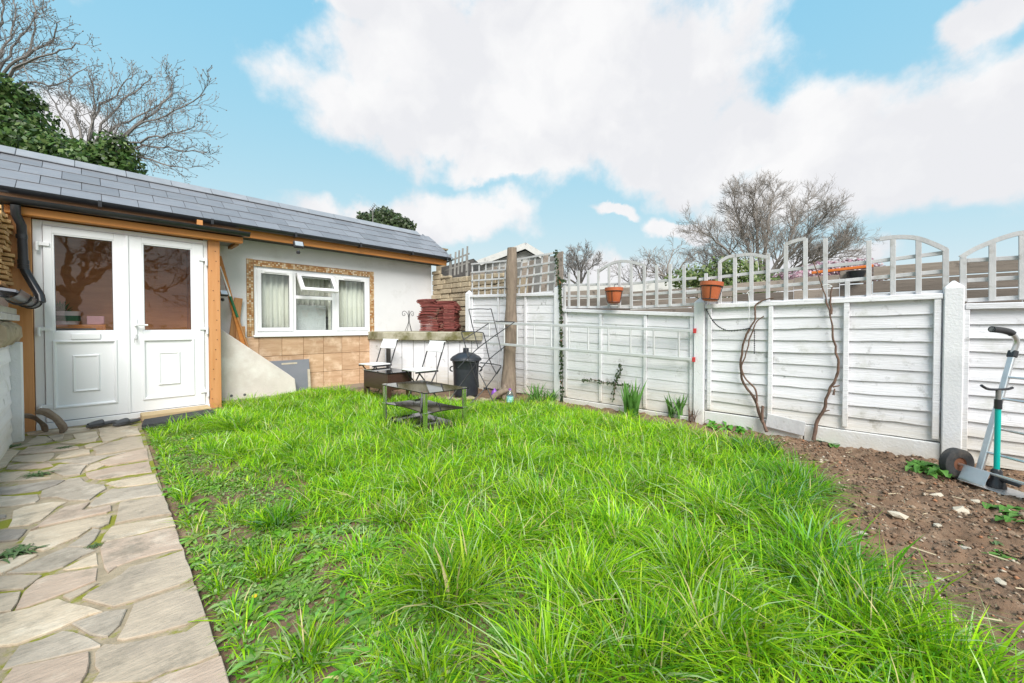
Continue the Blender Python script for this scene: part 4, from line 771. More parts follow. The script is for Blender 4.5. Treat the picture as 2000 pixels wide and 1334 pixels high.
# tree trunk post
tb = Vector((4.19, 3.925, -.05)); tt = Vector((4.26, 3.93, 2.19)); rk = random.Random(4); pts = []; rs = []
v = []; f = []; n = 18; m_ = 26
for i in range(m_ + 1):
    s = i / m_; c = tb.lerp(tt, s) + Vector((.015 * math.sin(s * 5), .02 * math.sin(s * 4 + 1), 0)); r = .098 - .022 * s + .03 * math.exp(-s * 12) + .008 * math.sin(s * 17)
    for k in range(n):
        a = 2 * math.pi * k / n; q = r * (1 + .10 * mnoise.noise((math.cos(a) * 3, math.sin(a) * 3, s * 3)) + .07 * mnoise.noise((math.cos(a) * 9, math.sin(a) * 9, s * 6))); v.append(c + Vector((math.cos(a) * q, math.sin(a) * q, 0)))
for i in range(m_):
    for k in range(n): f.append((i * n + k, i * n + (k + 1) % n, (i + 1) * n + (k + 1) % n, (i + 1) * n + k))
f.append(tuple(range(m_ * n, (m_ + 1) * n)))
tr = thing('tree_stump', 'tall cut tree trunk standing against the white fence', 'tree trunk', tb)
part('trunk', MB().add(v, f), MT['bark'], tr, 0, True)
part('wire_band', MB().tube([tb.lerp(tt, .73) + Vector((math.cos(a) * .088, math.sin(a) * .088, .01 * math.sin(a))) for a in np.linspace(0, 2 * math.pi, 20)], .004, 6), MT['black'], tr)
# ladder on the fence
def lad(x, y): 
    t_ = (x - 920) / (1356 - 920); return PX(x, y, 4.02 + .375 * max(0, min(1, (t_ - .12) / .88)) ** 1.0)
t = thing('ladder', 'long aluminium ladder hung sideways along the white fence', 'ladder', lad(1100, 683))
topA, topB, botA, botB = lad(925, 629), lad(1354, 646), lad(952, 670), lad(1352, 702)
part('rail', MB().bar(topA, topB, .022, .034), MT['laddr'], t, .003); part('rail', MB().bar(botA, botB, .022, .034), MT['laddr'], t, .003)
for x in (956, 985, 1010.5, 1044, 1076.5, 1112, 1149, 1188.5, 1231.6, 1277, 1326):
    def onr(A_, B_):
        lo, hi = -.1, 1.1
        for _ in range(30):
            md = (lo + hi) / 2; q = A_.lerp(B_, md) - C0; lo, hi = (md, hi) if 1000 + F * q.dot(RT) / q.dot(FW) < x else (lo, md)
        return A_.lerp(B_, lo)
    a, b = onr(topA, topB), onr(botA, botB)
    part('rung', MB().tube([a, b], .012, 10), MT['laddr'], t, 0, True)
for e in (topB, botB): part('end_cap', MB().bar(e, e + (topB - topA).normalized() * .03, .028, .052), MT['red'], t, .003)
# odds and ends by the trunk
t = thing('water_bottle', 'clear plastic bottle with turquoise label by the trunk foot', 'bottle', G(996, 789)); q = G(996, 789)
part('bottle', MB().lathe([(0, 0), (.045, 0), (.048, .01), (.048, .12), (.04, .15), (.018, .175), (.016, .19), (0, .19)], q, 18), MT['smoked'], t, 0, True)
part('label', MB().lathe([(.0488, .03), (.0488, .105)], q, 18), MT['cyanl'], t, 0, True); part('cap', MB().lathe([(0, .205), (.018, .205), (.018, .186)], q, 14), MT['purple'], t, 0, True)
q = G(966, 779); single('purple_bottle', MB().lathe([(0, 0), (.04, .0), (.05, .05), (.04, .11), (.015, .135), (.012, .15), (0, .15)], q, 16), MT['purple'], 'purple and white plastic bottle lying among the wood scraps', 'bottle', q, smooth=True)
for i, (x, y, an, L, lab) in enumerate(((975, 777, 60, .34, 'pale broken log propped against the trunk, highest of the scraps'), (955, 783, 28, .30, 'rotten stick beside the airer foot'), (984, 781, 85, .20, 'short upright wood offcut touching the trunk'))):
    q = G(x, y); e = q + RT * math.cos(rad(an)) * L + Vector((0, 0, math.sin(rad(an)) * L)) + FW * .08
    single('wood_scrap', MB().tube(bez([q, q.lerp(e, .5) + Vector((.01, .02, .02)), e], 4), [.02, .03, .04, .042, .045, .043, .04, .036, .028], 9), MT['stonew'] if i == 0 else MT['bark'], lab, 'wood', q, 'wood scraps by the trunk', 0, True)
for i in range(9):
    q = G(880 + i * 9 + U(-6, 6), 781 + U(-4, 5)); s = U(.03, .06); mb = MB(place(q, U(0, 3)))
    mb.box(-s, s, -s * .7, s * .7, -.01, s * .6); single('rubble', mb, MT['stonew'], 'lump of buff rubble on the ground before the bin', 'rubble', q, 'rubble before the bin', s * .25)

# ================================================================== fence
FX = 4.48
def post(label, y, h, x=FX, w_=.105):
    mb = MB(); z0 = -.1; v = [(x - .05, y - w_ / 2, z0), (x + .05, y - w_ / 2, z0), (x + .05, y + w_ / 2, z0), (x - .05, y + w_ / 2, z0)]
    v += [(a, b, h - .06) for a, b, c in v] + [(x, y, h)]
    mb.add(v, [(3, 2, 1, 0), (0, 1, 5, 4), (1, 2, 6, 5), (2, 3, 7, 6), (3, 0, 4, 7), (4, 5, 8), (5, 6, 8), (6, 7, 8), (7, 4, 8)])
    single('fence_post', mb, MT['conc_white'], label, 'fence post', (x, y, -.1), 'white concrete fence posts', .006)
post('white concrete fence post with pointed top beside the hand truck', -.448, 1.40)
post('white concrete fence post under the right-hand flower pot', 1.368, 1.36)
post('white concrete fence post with ivy up its side', 3.235, 1.63)
post('white concrete fence post by the stone wall and red tiles', 5.13, 1.665)
post('white concrete fence post beyond the right edge of the picture', -2.26, 1.36)
rf = random.Random(12)
def panel(label, ya, yb, zb, ztA, ztB, n, wave, battens, gravel=.13, lipx=.015):
    """ya > yb ; ztA is the top height at ya, ztB at yb"""
    t = thing('garden_fence', label, 'fence', (FX, (ya + yb) / 2, zb), 'white lapped fence panels')
    S = 14
    for k in range(n):
        v = []; f = []; ph = rf.uniform(0, 6); fr = rf.uniform(2, 5)
        for i in range(S + 1):
            s = i / S; y = ya + (yb - ya) * s; top = ztA + (ztB - ztA) * s - .05
            z0 = zb + (top - zb) * k / n; z1 = zb + (top - zb) * (k + 1) / n + .012
            z0 += wave * (mnoise.noise((s * fr + ph, k * 3.1, 0)) * .9 + .35 * mnoise.noise((s * 13 + ph, k, 3)))
            lip = lipx * (.8 + .5 * mnoise.noise((s * 3, k * 7.7, 5)))
            v += [(FX - lip, y, z0), (FX + .004, y, z1), (FX + .014, y, z1), (FX + .014 - lip, y, z0)]
            if i:
                o = 4 * i - 4; p = 4 * i
                f += [(o, p, p + 1, o + 1), (o + 1, p + 1, p + 2, o + 2), (o + 2, p + 2, p + 3, o + 3), (o + 3, p + 3, p, o)]
        f += [(0, 1, 2, 3), (4 * S, 4 * S + 3, 4 * S + 2, 4 * S + 1)]
        part('board', MB().add(v, f), MT['fence'], t, org=(FX, (ya + yb) / 2, zb + k * .1))
    zt_ = lambda y: ztA + (ztB - ztA) * (y - ya) / (yb - ya)
    for y in battens: part('batten', MB().box(FX - lipx - .022, FX - lipx - .003, y - .019, y + .019, zb + .02, zt_(y) - .045), MT['fence'], t, .003)
    part('top_rail', MB().bar((FX - .012, ya, ztA - .022), (FX - .012, yb, ztB - .022), .06, .044), MT['fence'], t, .004)
    if gravel:
        ym = (ya + yb) / 2
        for a, b in ((ya, ym + .005), (ym - .005, yb)): part('gravel_board', MB().box(FX - .03, FX + .02, min(a, b), max(a, b), -.12, gravel), MT['conc_white'], t, .004)
fb = lambda *xs_: [PX(x, 700, FX - .03).y for x in xs_]
panel('white lapped fence panel at the right edge behind the hand truck', -.505, -2.2, .02, 1.215, 1.215, 11, .012, fb(1885) + [-1.4, -2.1], 0)
panel('white lapped fence panel with the two vines growing up it', 1.312, -.392, .15, 1.275, 1.30, 10, .016, fb(1385.5, 1504.5, 1652) + [-.365], .14)
panel('white fence panel behind the ladder with a flower pot above it', 3.178, 1.425, .06, 1.285, 1.19, 9, .004, fb(1172, 1259, 1104) + [1.45], .05, .004)
panel('white fence panel behind the tree trunk under the square trellis', 5.075, 3.29, .02, 1.575, 1.515, 12, .004, fb(972, 1025) + [5.04], 0, .004)
# loose boards at the base
single('loose_board', MB().bar(PX(1497, 820, 4.42), PX(1572, 838, 4.42), .015, .13), MT['fencey'], 'cream board at the fence foot between the two vines', 'board', PX(1530, 850, 4.42), bevel=.003)
# trellises
def trellis(label, pickets, rails, arches, X=4.50, w_=.034, name='trellis', mat='fencey', extra=()):
    q = PX(*pickets[len(pickets) // 2][1:2], 590, X) if False else PX(pickets[len(pickets) // 2][0], pickets[len(pickets) // 2][2], X)
    t = thing(name, label, 'trellis', q, 'trellis along the fence top')
    for x, yt, yb_ in pickets: part('picket', MB().bar(PX(x, yt, X - .012), PX(x, yb_, X - .012), w_, .018, (1, 0, 0)), MT[mat], t, .002)
    for L in rails:
        for a, b in zip(L[:-1], L[1:]): part('rail', MB().bar(PX(*a, X + .008), PX(*b, X + .008), .018, .030), MT[mat], t, .002)
    for L in arches:
        P = bez([PX(x, y, X - .012) for x, y in L], 5); mb = MB(); v = []; f = []
        for i, p in enumerate(P):
            d = (P[min(i + 1, len(P) - 1)] - P[max(0, i - 1)]).normalized(); u = Vector((1, 0, 0)).cross(d).normalized()
            for a, b in ((-.006, -.016), (.016, -.016), (.016, .016), (-.006, .016)): v.append(p + Vector((a - .004, 0, 0)) + u * b)
            if i: o = 4 * i - 4; f += [(o + j, o + (j + 1) % 4, o + 4 + (j + 1) % 4, o + 4 + j) for j in range(4)]
        f += [(0, 1, 2, 3), (len(v) - 4, len(v) - 1, len(v) - 2, len(v) - 3)]
        part('arch', mb.add(v, f), MT[mat], t)
    return t
pk3 = [(1103, 558, 603), (1111.5, 532, 602), (1130, 529, 602), (1149, 527.5, 602), (1169, 524.5, 602), (1189.5, 516, 602), (1210, 511, 602), (1233, 511, 602), (1258.5, 520, 601), (1282.5, 518, 600), (1309, 515.5, 598), (1336, 518.5, 597)]
trellis('arched white picket trellis over the middle panel with a hanging pot', pk3, [[(1097, 557), (1230, 554), (1360, 543)], [(1097, 578), (1170, 579), (1245, 576), (1360, 568)], [(1097, 600), (1245, 600), (1358, 594)]], [[(1171, 529), (1191, 516), (1212, 510.5), (1234, 512), (1260, 519)]])
pk4 = [(1379, 534, 594), (1406, 512, 595), (1435.5, 499, 595), (1467.6, 495, 594), (1500, 495, 592), (1535, 476, 591), (1573, 466, 588), (1612, 466, 586), (1655, 548, 584), (1697, 470, 581), (1744, 463, 577), (1794, 465, 574), (1847, 486, 565)]
trellis('broken arched picket trellis above the panel with the vines', pk4, [[(1365, 546), (1467, 534), (1580, 523)], [(1340 + 1, 572), (1500, 560), (1650, 548), (1841, 530)], [(1384, 593), (1530, 589), (1700, 579), (1841, 570)], [(1580, 523), (1697, 512), (1841, 494)]],
        [[(1405, 513), (1420, 503), (1437, 499)], [(1535, 477), (1555, 470), (1574, 466)], [(1718, 467), (1744, 463.5), (1770, 463), (1794, 466), (1822, 476), (1848, 488)], [(1436, 500), (1467, 497), (1500, 503)]], X=4.49)
t = trellis('tall arched picket trellis at the right edge of the fence', [(1881, 503, 589), (1938, 473, 588), (1997, 456, 585)], [[(1888, 509), (1994, 503), (2120, 495)], [(1888, 548), (1994, 542), (2120, 535)], [(1888, 587), (1994, 581), (2120, 577)]], [[(1876, 503), (1905, 486), (1938, 472), (1970, 461), (1998, 455), (2060, 452), (2120, 460)]], X=4.49)
for y, z in ((-1.05, 1.70), (-1.35, 1.72), (-1.65, 1.68), (-1.95, 1.6), (-2.2, 1.5)): part('picket', MB().bar((4.478, y, z), (4.478, y, 1.24), .034, .018, (1, 0, 0)), MT['fencey'], t, .002)
# square trellis by the trunk
o_ = lambda a, b: (840 + a / 6.667, 460 + b / 6.667)
t = trellis('square lattice trellis on the fence behind the tree trunk', [], [], []) if False else thing('trellis', 'square lattice trellis on the fence behind the tree trunk', 'trellis', PX(1000, 580, FX), 'trellis along the fence top')
for a0, b0, a1, b1 in ((550, 375, 550, 800), (640, 365, 632, 795), (728, 358, 712, 790), (818, 350, 795, 785), (908, 340, 880, 780), (985, 335, 968, 778), (1110, 318, 1090, 770), (1200, 300, 1155, 760), (1288, 285, 1240, 750), (1372, 268, 1330, 745), (1462, 250, 1430, 740), (1552, 235, 1530, 735), (1645, 215, 1615, 730)):
    part('slat', MB().bar(PX(*o_(a0, b0), 4.49), PX(*o_(a1, b1), 4.49), .026, .012, (1, 0, 0)), MT['fencey'], t, .002)
for a, b in (((535, 372), (1645, 222)), ((535, 482), (1645, 340)), ((535, 588), (1640, 468)), ((535, 692), (1620, 598)), ((545, 795), (1600, 728))):
    mid = o_((a[0] + b[0]) / 2, (a[1] + b[1]) / 2 + 22); part('slat', MB().bar(PX(*o_(*a), 4.475), PX(*mid, 4.475), .026, .012, (1, 0, 0)).bar(PX(*mid, 4.475), PX(*o_(*b), 4.475), .026, .012, (1, 0, 0)), MT['fencey'], t)
# flower pots in wire holders
def pot(label, x, y, wpx, Xp, tilt):
    c = PX(x, y, Xp); d = (c - C0).dot(FW); R = wpx / 2 / F * d * .96; hgt = R * 1.75; c = c - Vector((0, 0, hgt)); T = place(c, 0, tilt, tilt)
    t = thing('flower_pot', label, 'flower pot', c, 'terracotta pots hung on the trellis')
    part('pot', MB(T).lathe([(0, 0), (R * .62, 0), (R * .66, .01), (R * .88, hgt * .78), (R, hgt * .79), (R * 1.02, hgt), (R * .93, hgt), (R * .88, hgt * .85), (0, hgt * .85)], (0, 0, 0), 28), MT['terra'], t, 0, True)
    part('potting_soil', MB(T).lathe([(R * .9, hgt * .88), (R * .5, hgt * .93), (0, hgt * .92)], (0, 0, 0), 20), MT['dirt'], t)
    m = MB(T)
    for k in range(9): a = U(0, 6.28); r = U(0, R * .8); m.add([(math.cos(a) * r + U(-.02, .02), math.sin(a) * r + U(-.02, .02), hgt * .95 + U(0, .012)) for _ in range(3)], [(0, 1, 2)])
    part('dead_leaves', m, MT['dryleaf'], t)
    m = MB(T)
    for z, r in ((hgt * .76, R * .92), (.012, R * .70)): m.tube([(math.cos(a) * r, math.sin(a) * r, z) for a in np.linspace(0, 2 * math.pi, 24)], .004, 6)
    for a in (0.2, 1.9, 3.4, 5.0): m.tube([(math.cos(a) * R * .93, math.sin(a) * R * .93, hgt * .76), (math.cos(a) * R * .71, math.sin(a) * R * .71, .012)], .0035, 6)
    m.tube([(R * .9, .05, hgt * .76), (R * 1.0, .05, hgt * 1.25), (R * 1.25, .05, hgt * 1.3)], .0035, 6)
    part('wire_holder', m, MT['black'], t)
pot('terracotta flower pot hung on the middle arched trellis', 1199, 562, 36, 4.36, 0)
pot('terracotta flower pot full of dead leaves above the fence post', 1387, 551, 43, 4.35, rad(4))
# vines
def V6(L, X=4.43): return [PX(1340 + a / 2.963, 430 + b / 2.963, X) for a, b in L]
def stem(pts, r0, r1, n=8):
    P = bez(pts, 5); q = []
    for i, p in enumerate(P): q.append(p + Vector((mnoise.noise(p * 14) * .008, mnoise.noise(p * 14 + Vector((5, 5, 5))) * .012, 0)))
    rs = [(r0 + (r1 - r0) * (i / (len(P) - 1)) ** .6) * (1 + .25 * mnoise.noise(p * 30)) for i, p in enumerate(P)]; return MB().tube(q, rs, n)
t = thing('vine', 'bare twisted vine with two stems tied to the fence, the left one', 'vine', V6([(470, 1225)])[0], 'bare vines on the fence')
b0_ = V6([(470, 1225)], 4.38)
part('stem', stem(b0_ + V6([(430, 1140), (400, 1040), (330, 940), (318, 860), (330, 720), (370, 630), (400, 570), (400, 500), (440, 465), (510, 450)]), .0165, .006), MT['vine'], t, 0, True)
part('stem', stem(V6([(410, 1050), (402, 980), (335, 910), (325, 840), (360, 720), (400, 600), (450, 555)], 4.405), .010, .005), MT['vine'], t, 0, True)
part('stub', stem(V6([(440, 1170), (438, 1130), (446, 1075)], 4.40), .014, .012), MT['vine'], t, 0, True)
part('tie', MB().tube(bez(V6([(362, 600), (365, 520), (362, 430), (350, 425), (372, 405)], 4.41), 4), .003, 5), MT['whitew'], t)
t = thing('vine', 'bare single-stemmed vine reaching over the trellis, the right one', 'vine', V6([(740, 1270)])[0], 'bare vines on the fence')
part('stem', stem(V6([(740, 1275)], 4.40) + V6([(752, 1180), (800, 1080), (830, 980), (865, 930), (880, 840), (865, 750), (845, 650), (835, 550), (800, 430), (770, 330), (740, 240)]), .018, .004), MT['vine'], t, 0, True)
for L in ([(800, 1105), (830, 1100)], [(850, 965), (890, 957)], [(845, 1010), (860, 975)], [(842, 545), (838, 460), (845, 380)]): part('twig', stem(V6(L), .010, .005, 6), MT['vine'], t, 0, True)
part('tie', MB().tube(bez(V6([(790, 378), (815, 372), (845, 384), (820, 388)], 4.42), 4), .004, 5), MT['whitew'], t)
ch = V6([(115, 515), (170, 600), (250, 640), (370, 625)], 4.42); m = MB(); P = bez(ch, 8); m.tube(P, .004, 6)
for p in P: m.lathe([(0, -.009), (.009, 0), (0, .009)], p + Vector((U(-.004, .004), 0, 0)), 6)
single('garland', m, MT['black'], 'dark twisted garland looped from the post to the left vine', 'garland', P[0])
m = MB(); [m.lathe([(0, -.008), (.008, 0), (0, .008)], p, 6) for p in bez(V6([(395, 640), (396, 700), (395, 770)], 4.42), 6)]; m.tube(V6([(395, 640), (395, 770)], 4.42), .003, 5)
single('garland', m, MT['black'], 'short dark garland end hanging on the left vine', 'garland', V6([(395, 640)])[0])

# ================================================================== hand truck, sprinkler pump, rusty pipe
t = thing('hand_truck', 'folding aluminium hand truck with black grip leaning on the fence', 'hand truck', (3.9, -.5, 0))
base = Vector((3.93, -.50, .06)); wv = Vector((-.72, -.69, 0)).normalized(); topv = PX(1978, 690, 4.24); bl = PX(1911, 925, 3.99)
fr_d = (topv - bl).normalized(); sd2 = wv
for k in (0, 1):
    o3 = wv * (.34 * k); part('upright', MB().bar(bl + o3, topv + o3, .036, .02, fr_d.cross(wv)), MT['alu'], t, .004)
    for s in (.15, .5, .85): q = bl.lerp(topv, s) + o3 + wv.cross(fr_d) * -.013; part('rivet', MB().tube([q, q + wv.cross(fr_d) * .004], .006, 8), MT['rust'], t)
    part('end_collar', MB().bar(topv + o3 - fr_d * .03, topv + o3 + fr_d * .02, .045, .03, fr_d.cross(wv)), MT['blackpl'], t, .005)
hp = [topv, PX(1986, 668, 4.24), PX(1977, 652, 4.22), PX(1962, 646, 4.19), PX(1937, 643, 4.12)]
hb = bez(hp, 6); part('handle_tube', MB().tube(hb, .015, 12), MT['alu'], t, 0, True); part('grip', MB().tube(hb[-13:], .021, 12), MT['foam'], t, 0, True)
for s in (.18, .38, .62, .80): part('cross_bar', MB().tube([bl.lerp(topv, s), bl.lerp(topv, s) + wv * .34], .009, 8), MT['alu'], t, 0, True)
pl = [G(1866, 940), G(1915, 950), G(2010, 987)]
pa = Vector((3.965, -.43, .012)); ax = wv; ay = Vector((-ax.y, ax.x, 0)); ay = ay if ay.x > 0 else -ay
part('toe_plate', MB().prism([pa, pa + ax * .46, pa + ax * .46 + ay * .16, pa + ay * .16], (0, 0, 0), (0, 0, .006)), MT['alu'], t, .001)
part('folding_flap', MB().prism([pa + ay * .01 + Vector((0, 0, .008)), pa + ax * .14 + ay * .01 + Vector((0, 0, .008)), pa + ax * .14 + ay * .05 + Vector((0, 0, .095)), pa + ay * .05 + Vector((0, 0, .095))], (0, 0, 0), (.004, .003, .003)), MT['alu'], t, .001)
wc = PX(1868, 907, 4.06); wc.z = .10; R_ = .102
for k in (0, 1):
    c = wc + wv * (.46 * k); Tw = Matrix.Translation(c) @ Vector((wv.x, wv.y, 0)).to_track_quat('X', 'Z').to_matrix().to_4x4()
    wh = part('wheel', MB(Tw).lathe([(.045, -.024), (.085, -.032), (R_, -.022), (R_, .022), (.085, .032), (.045, .024)], (0, 0, 0), 32, 'x'), MT['rubber'], t, 0, True)
    part('hub', MB(Tw).lathe([(0, -.014), (.04, -.016), (.046, -.0235), (.046, .0235), (.04, .016), (0, .014)], (0, 0, 0), 24, 'x'), MT['rust'], wh, 0, True)
part('axle', MB().tube([wc, wc + wv * .46], .009, 8), MT['alu'], t)
q = PX(1946, 948, 3.93); q.z = .02; t = thing('stirrup_pump', 'teal and black stirrup pump standing by the hand truck', 'pump', q); ptop = PX(1946, 690, 4.0)
upv = Vector((0, 0, 1))
part('barrel', MB().tube([q + upv * .10, q + upv * .50], .014, 14), MT['teal'], t, 0, True); part('upper_collar', MB().tube([q + upv * .50, q + upv * .56], .018, 12), MT['blackpl'], t, 0, True)
part('rod', MB().tube([q + upv * .56, q + upv * .62], .012, 10), MT['greytimber'], t, 0, True)
part('base', MB().lathe([(0, 0), (.045, 0), (.04, .03), (.028, .05), (.026, .10), (.018, .115), (0, .115)], q, 16), MT['blackpl'], t, 0, True)
part('outlet', MB().tube([q + upv * .06, q + upv * .055 + Vector((-.045, -.06, 0)), q + upv * .045 + Vector((-.06, -.085, 0))], [.016, .018, .012], 10), MT['blackpl'], t, 0, True)
part('handle', MB().tube(bez([q + upv * .63 - RT * .11 + upv * .02, q + upv * .625 - RT * .06, q + upv * .625 + RT * .05, q + upv * .635 + RT * .09], 4), .008, 8), MT['black'], t, 0, True)
a, b = PX(1925, 932, 4.30), PX(2000, 958, 4.15); single('rusty_pipe', MB().tube([a, b, b + (b - a) * .6], .012, 10), MT['rust'], 'rusty thin pipe lying low along the fence behind the pump', 'pipe', a, smooth=True)

# ================================================================== stone wall behind the counter
sw = thing('stone_wall', 'buff sandstone garden wall between the outbuilding and the fence', 'stone wall', (4.9, 5.9, 0))
part('core', MB().prism([(4.87, 6.69, -.1), (4.87, 4.3, -.1), (4.87, 4.3, 1.85), (4.87, 5.6, 1.93), (4.87, 6.2, 1.92), (4.87, 6.69, 2.14)], (0, 0, 0), (.2, 0, 0)), MT['mortar'], sw)
z = .7; rs_ = random.Random(21)
def wtop(y): return float(np.interp(y, [4.3, 5.6, 6.0, 6.3, 6.69], [1.93, 2.0, 1.98, 2.05, 2.22]))
while z < 2.2:
    hc = rs_.uniform(.055, .12); y = 6.69
    while y > 4.4:
        L = rs_.uniform(.12, .34); y2 = max(y - L, 4.4); tp = min(z + hc, wtop((y + y2) / 2))
        if tp - z > .025:
            part('stone', MB().box(4.80 + rs_.uniform(0, .035), 4.875, y2 + .006, y - .006, z + .004, tp - .004), MT['stonew'], sw, .010, org=(4.84, (y + y2) / 2, z))
        y = y2
    z += hc

# ================================================================== neighbour's side
nf = thing('neighbour_fence', 'weathered grey boarded fence behind the white trellis', 'fence', (4.95, 1.2, -.1))
tops = [(1094, 566), (1230, 566), (1362, 566), (1430, 553), (1550, 546), (1640, 533), (1705, 521), (1885, 508), (2000, 499), (2120, 488)]
for (xa, ya_), (xb, yb_) in zip(tops[:-1], tops[1:]):
    A1, B1 = PX(xa, ya_, 4.86), PX(xb, yb_, 4.86); zt_ = (A1.z + B1.z) / 2; k = 0; zz = zt_
    while zz > 1.0:
        h_ = .125 + rf.uniform(-.01, .01)
        part('board', MB().box(4.86 + rf.uniform(0, .012), 4.885, B1.y + .002, A1.y - .002, zz - h_ + .010, zz), MT['oldwood'], nf, .002, org=(4.87, (A1.y + B1.y) / 2, zz)); zz -= h_
    part('board', MB().box(4.862, 4.885, B1.y + .002, A1.y - .002, -.1, zz), MT['oldwood'], nf, org=(4.87, (A1.y + B1.y) / 2, .2))
a, b = PX(1585, 533, 4.90), PX(1706, 519, 4.90)
single('orange_rail', MB().bar(a, b, .03, .025), MT['orangep'], 'bright orange rail along the top of the grey fence', 'rail', (a + b) / 2, bevel=.003)
q = PX(1672, 536, 4.835); single('black_bucket', MB().tube([q + Vector((0, 0, -.05)), q + Vector((0, 0, .03))], [.05, .075], 14), MT['blackpl'], 'dark container hung behind the trellis under the orange rail', 'container', q, smooth=True)
# neighbour garden shed
t = thing('garden_shed', 'pale grey neighbouring shed with low pitched roof behind the trellis', 'shed', PD(1000, 600, 10.5) * 1.0)
e1, rg, e2 = PD(915, 522, 11.0), PD(1026, 481, 11.0), PD(1062, 503, 11.0); back = FW * 3; back.z = 0
z_ = lambda p, z: Vector((p.x, p.y, z))
part('gable_wall', MB().prism([z_(e1, -.1), z_(e2, -.1), e2 - Vector((0, 0, .06)), rg - Vector((0, 0, .12)), e1 - Vector((0, 0, .06))], (0, 0, 0), back), MT['paleplaster'], t)
part('roof', MB().prism([e1 - FW * .2, rg - FW * .2, rg - FW * .2 + Vector((0, 0, .06)), e1 - FW * .2 + Vector((0, 0, .06))], (0, 0, 0), back * 1.1).prism([rg - FW * .2, e2 - FW * .2, e2 - FW * .2 + Vector((0, 0, .06)), rg - FW * .2 + Vector((0, 0, .06))], (0, 0, 0), back * 1.1), MT['shed'], t)
part('bargeboard', MB().bar(e1 - FW * .22 - Vector((0, 0, .03)), rg - FW * .22 - Vector((0, 0, .03)), .03, .16).bar(rg - FW * .22 - Vector((0, 0, .03)), e2 - FW * .22 - Vector((0, 0, .03)), .03, .16), MT['paleplaster'], t)
# dark felted roof and rough trellis just behind the stone wall
a, b = PD(862, 522, 8.9), PD(925, 505, 8.9)
t = thing('felt_roof_shed', 'dark felt-roofed lean-to behind the end of the slate roof', 'shed', z_((a + b) / 2, -.1))
part('roof', MB().prism([a, b, b - Vector((0, 0, .35)), a - Vector((0, 0, .35))], (0, 0, 0), Vector((1.4, 1.2, .1))), MT['felt'], t)
part('wall', MB().prism([z_(a, -.1), z_(b, -.1), b - Vector((0, 0, .36)), a - Vector((0, 0, .36))], (.05, .05, 0), Vector((1.2, 1.0, 0))), MT['oldwood'], t)
t = thing('rough_trellis', 'rough grey timber trellis above the stone wall', 'trellis', PD(890, 540, 8.1))
for x, y0_, y1_ in ((880, 496, 540), (890, 492, 538), (897, 489, 536), (904, 485, 532), (913, 481, 530)): part('picket', MB().bar(PD(x, y0_, 8.1), PD(x - 2, y1_, 8.1), .035, .02, FW), MT['greytimber'], t)
for a, b in (((870, 513), (917, 495)), ((866, 530), (917, 512))): part('rail', MB().bar(PD(*a, 8.13), PD(*b, 8.13), .03, .02, FW), MT['greytimber'], t)
part('leg', MB().bar(z_(PD(880, 540, 8.13), -.1), PD(880, 510, 8.13), .05, .05, FW).bar(z_(PD(912, 530, 8.13), -.1), PD(912, 500, 8.13), .05, .05, FW), MT['greytimber'], t)
# things glimpsed behind the lattice
a, b = PX(925, 600, 5.2), PX(1085, 600, 5.2); nb = thing('neighbour_boarding', 'patched brown and grey boarding seen through the lattice trellis', 'fence', (5.2, (a.y + b.y) / 2, -.1))
yy = a.y + .1; cols = ['oldwood', 'greytimber', 'oldwood', 'greytimber', 'oldwood', 'greytimber', 'oldwood', 'oldwood', 'greytimber', 'oldwood']; k = 0
while yy > b.y:
    part('board', MB().box(5.2, 5.22, yy - .145, yy, -.1, PX(1000, 510 - max(0, (a.y - yy)) * 6, 5.2).z - .1 + U(-.03, .03)), MT[cols[k % 10]], nb, .003); yy -= .15; k += 1
a, b = PD(1105, 560, 9), PD(1345, 543, 9); single('pale_wall', MB().prism([z_(a, -.1), z_(b, -.1), b, a], (0, 0, 0), FW * .2), MT['paleplaster'], 'pale stained wall beyond the fence behind the arched trellis', 'wall', z_((a + b) / 2, -.1))
q = PD(862, 489, 26); t = thing('brick_chimney', 'small brick chimney beyond the end of the slate roof', 'chimney', z_(q, -.1))
part('stack', MB().box(q.x - .25, q.x + .25, q.y - .25, q.y + .25, -.1, q.z), MT['brick'], t, .01); part('cap', MB().box(q.x - .32, q.x + .32, q.y - .32, q.y + .32, q.z + .002, q.z + .1), MT['brick'], t)
q = PD(728, 446, 16); tpp = PD(728, 406, 16); t = thing('television_aerial', 'thin television aerial on a mast above the slate roof', 'aerial', z_(q, -.1))
part('mast', MB().tube([z_(q, -.1), tpp], .02, 6), MT['greytimber'], t); part('boom', MB().tube([PD(724, 412, 16), PD(733, 400, 16)], .015, 6), MT['greytimber'], t)
for s in np.linspace(0, 1, 5): c = PD(724 + 9 * s, 412 - 12 * s, 16); part('element', MB().tube([c - FW * .2, c + FW * .2], .008, 5), MT['greytimber'], t)

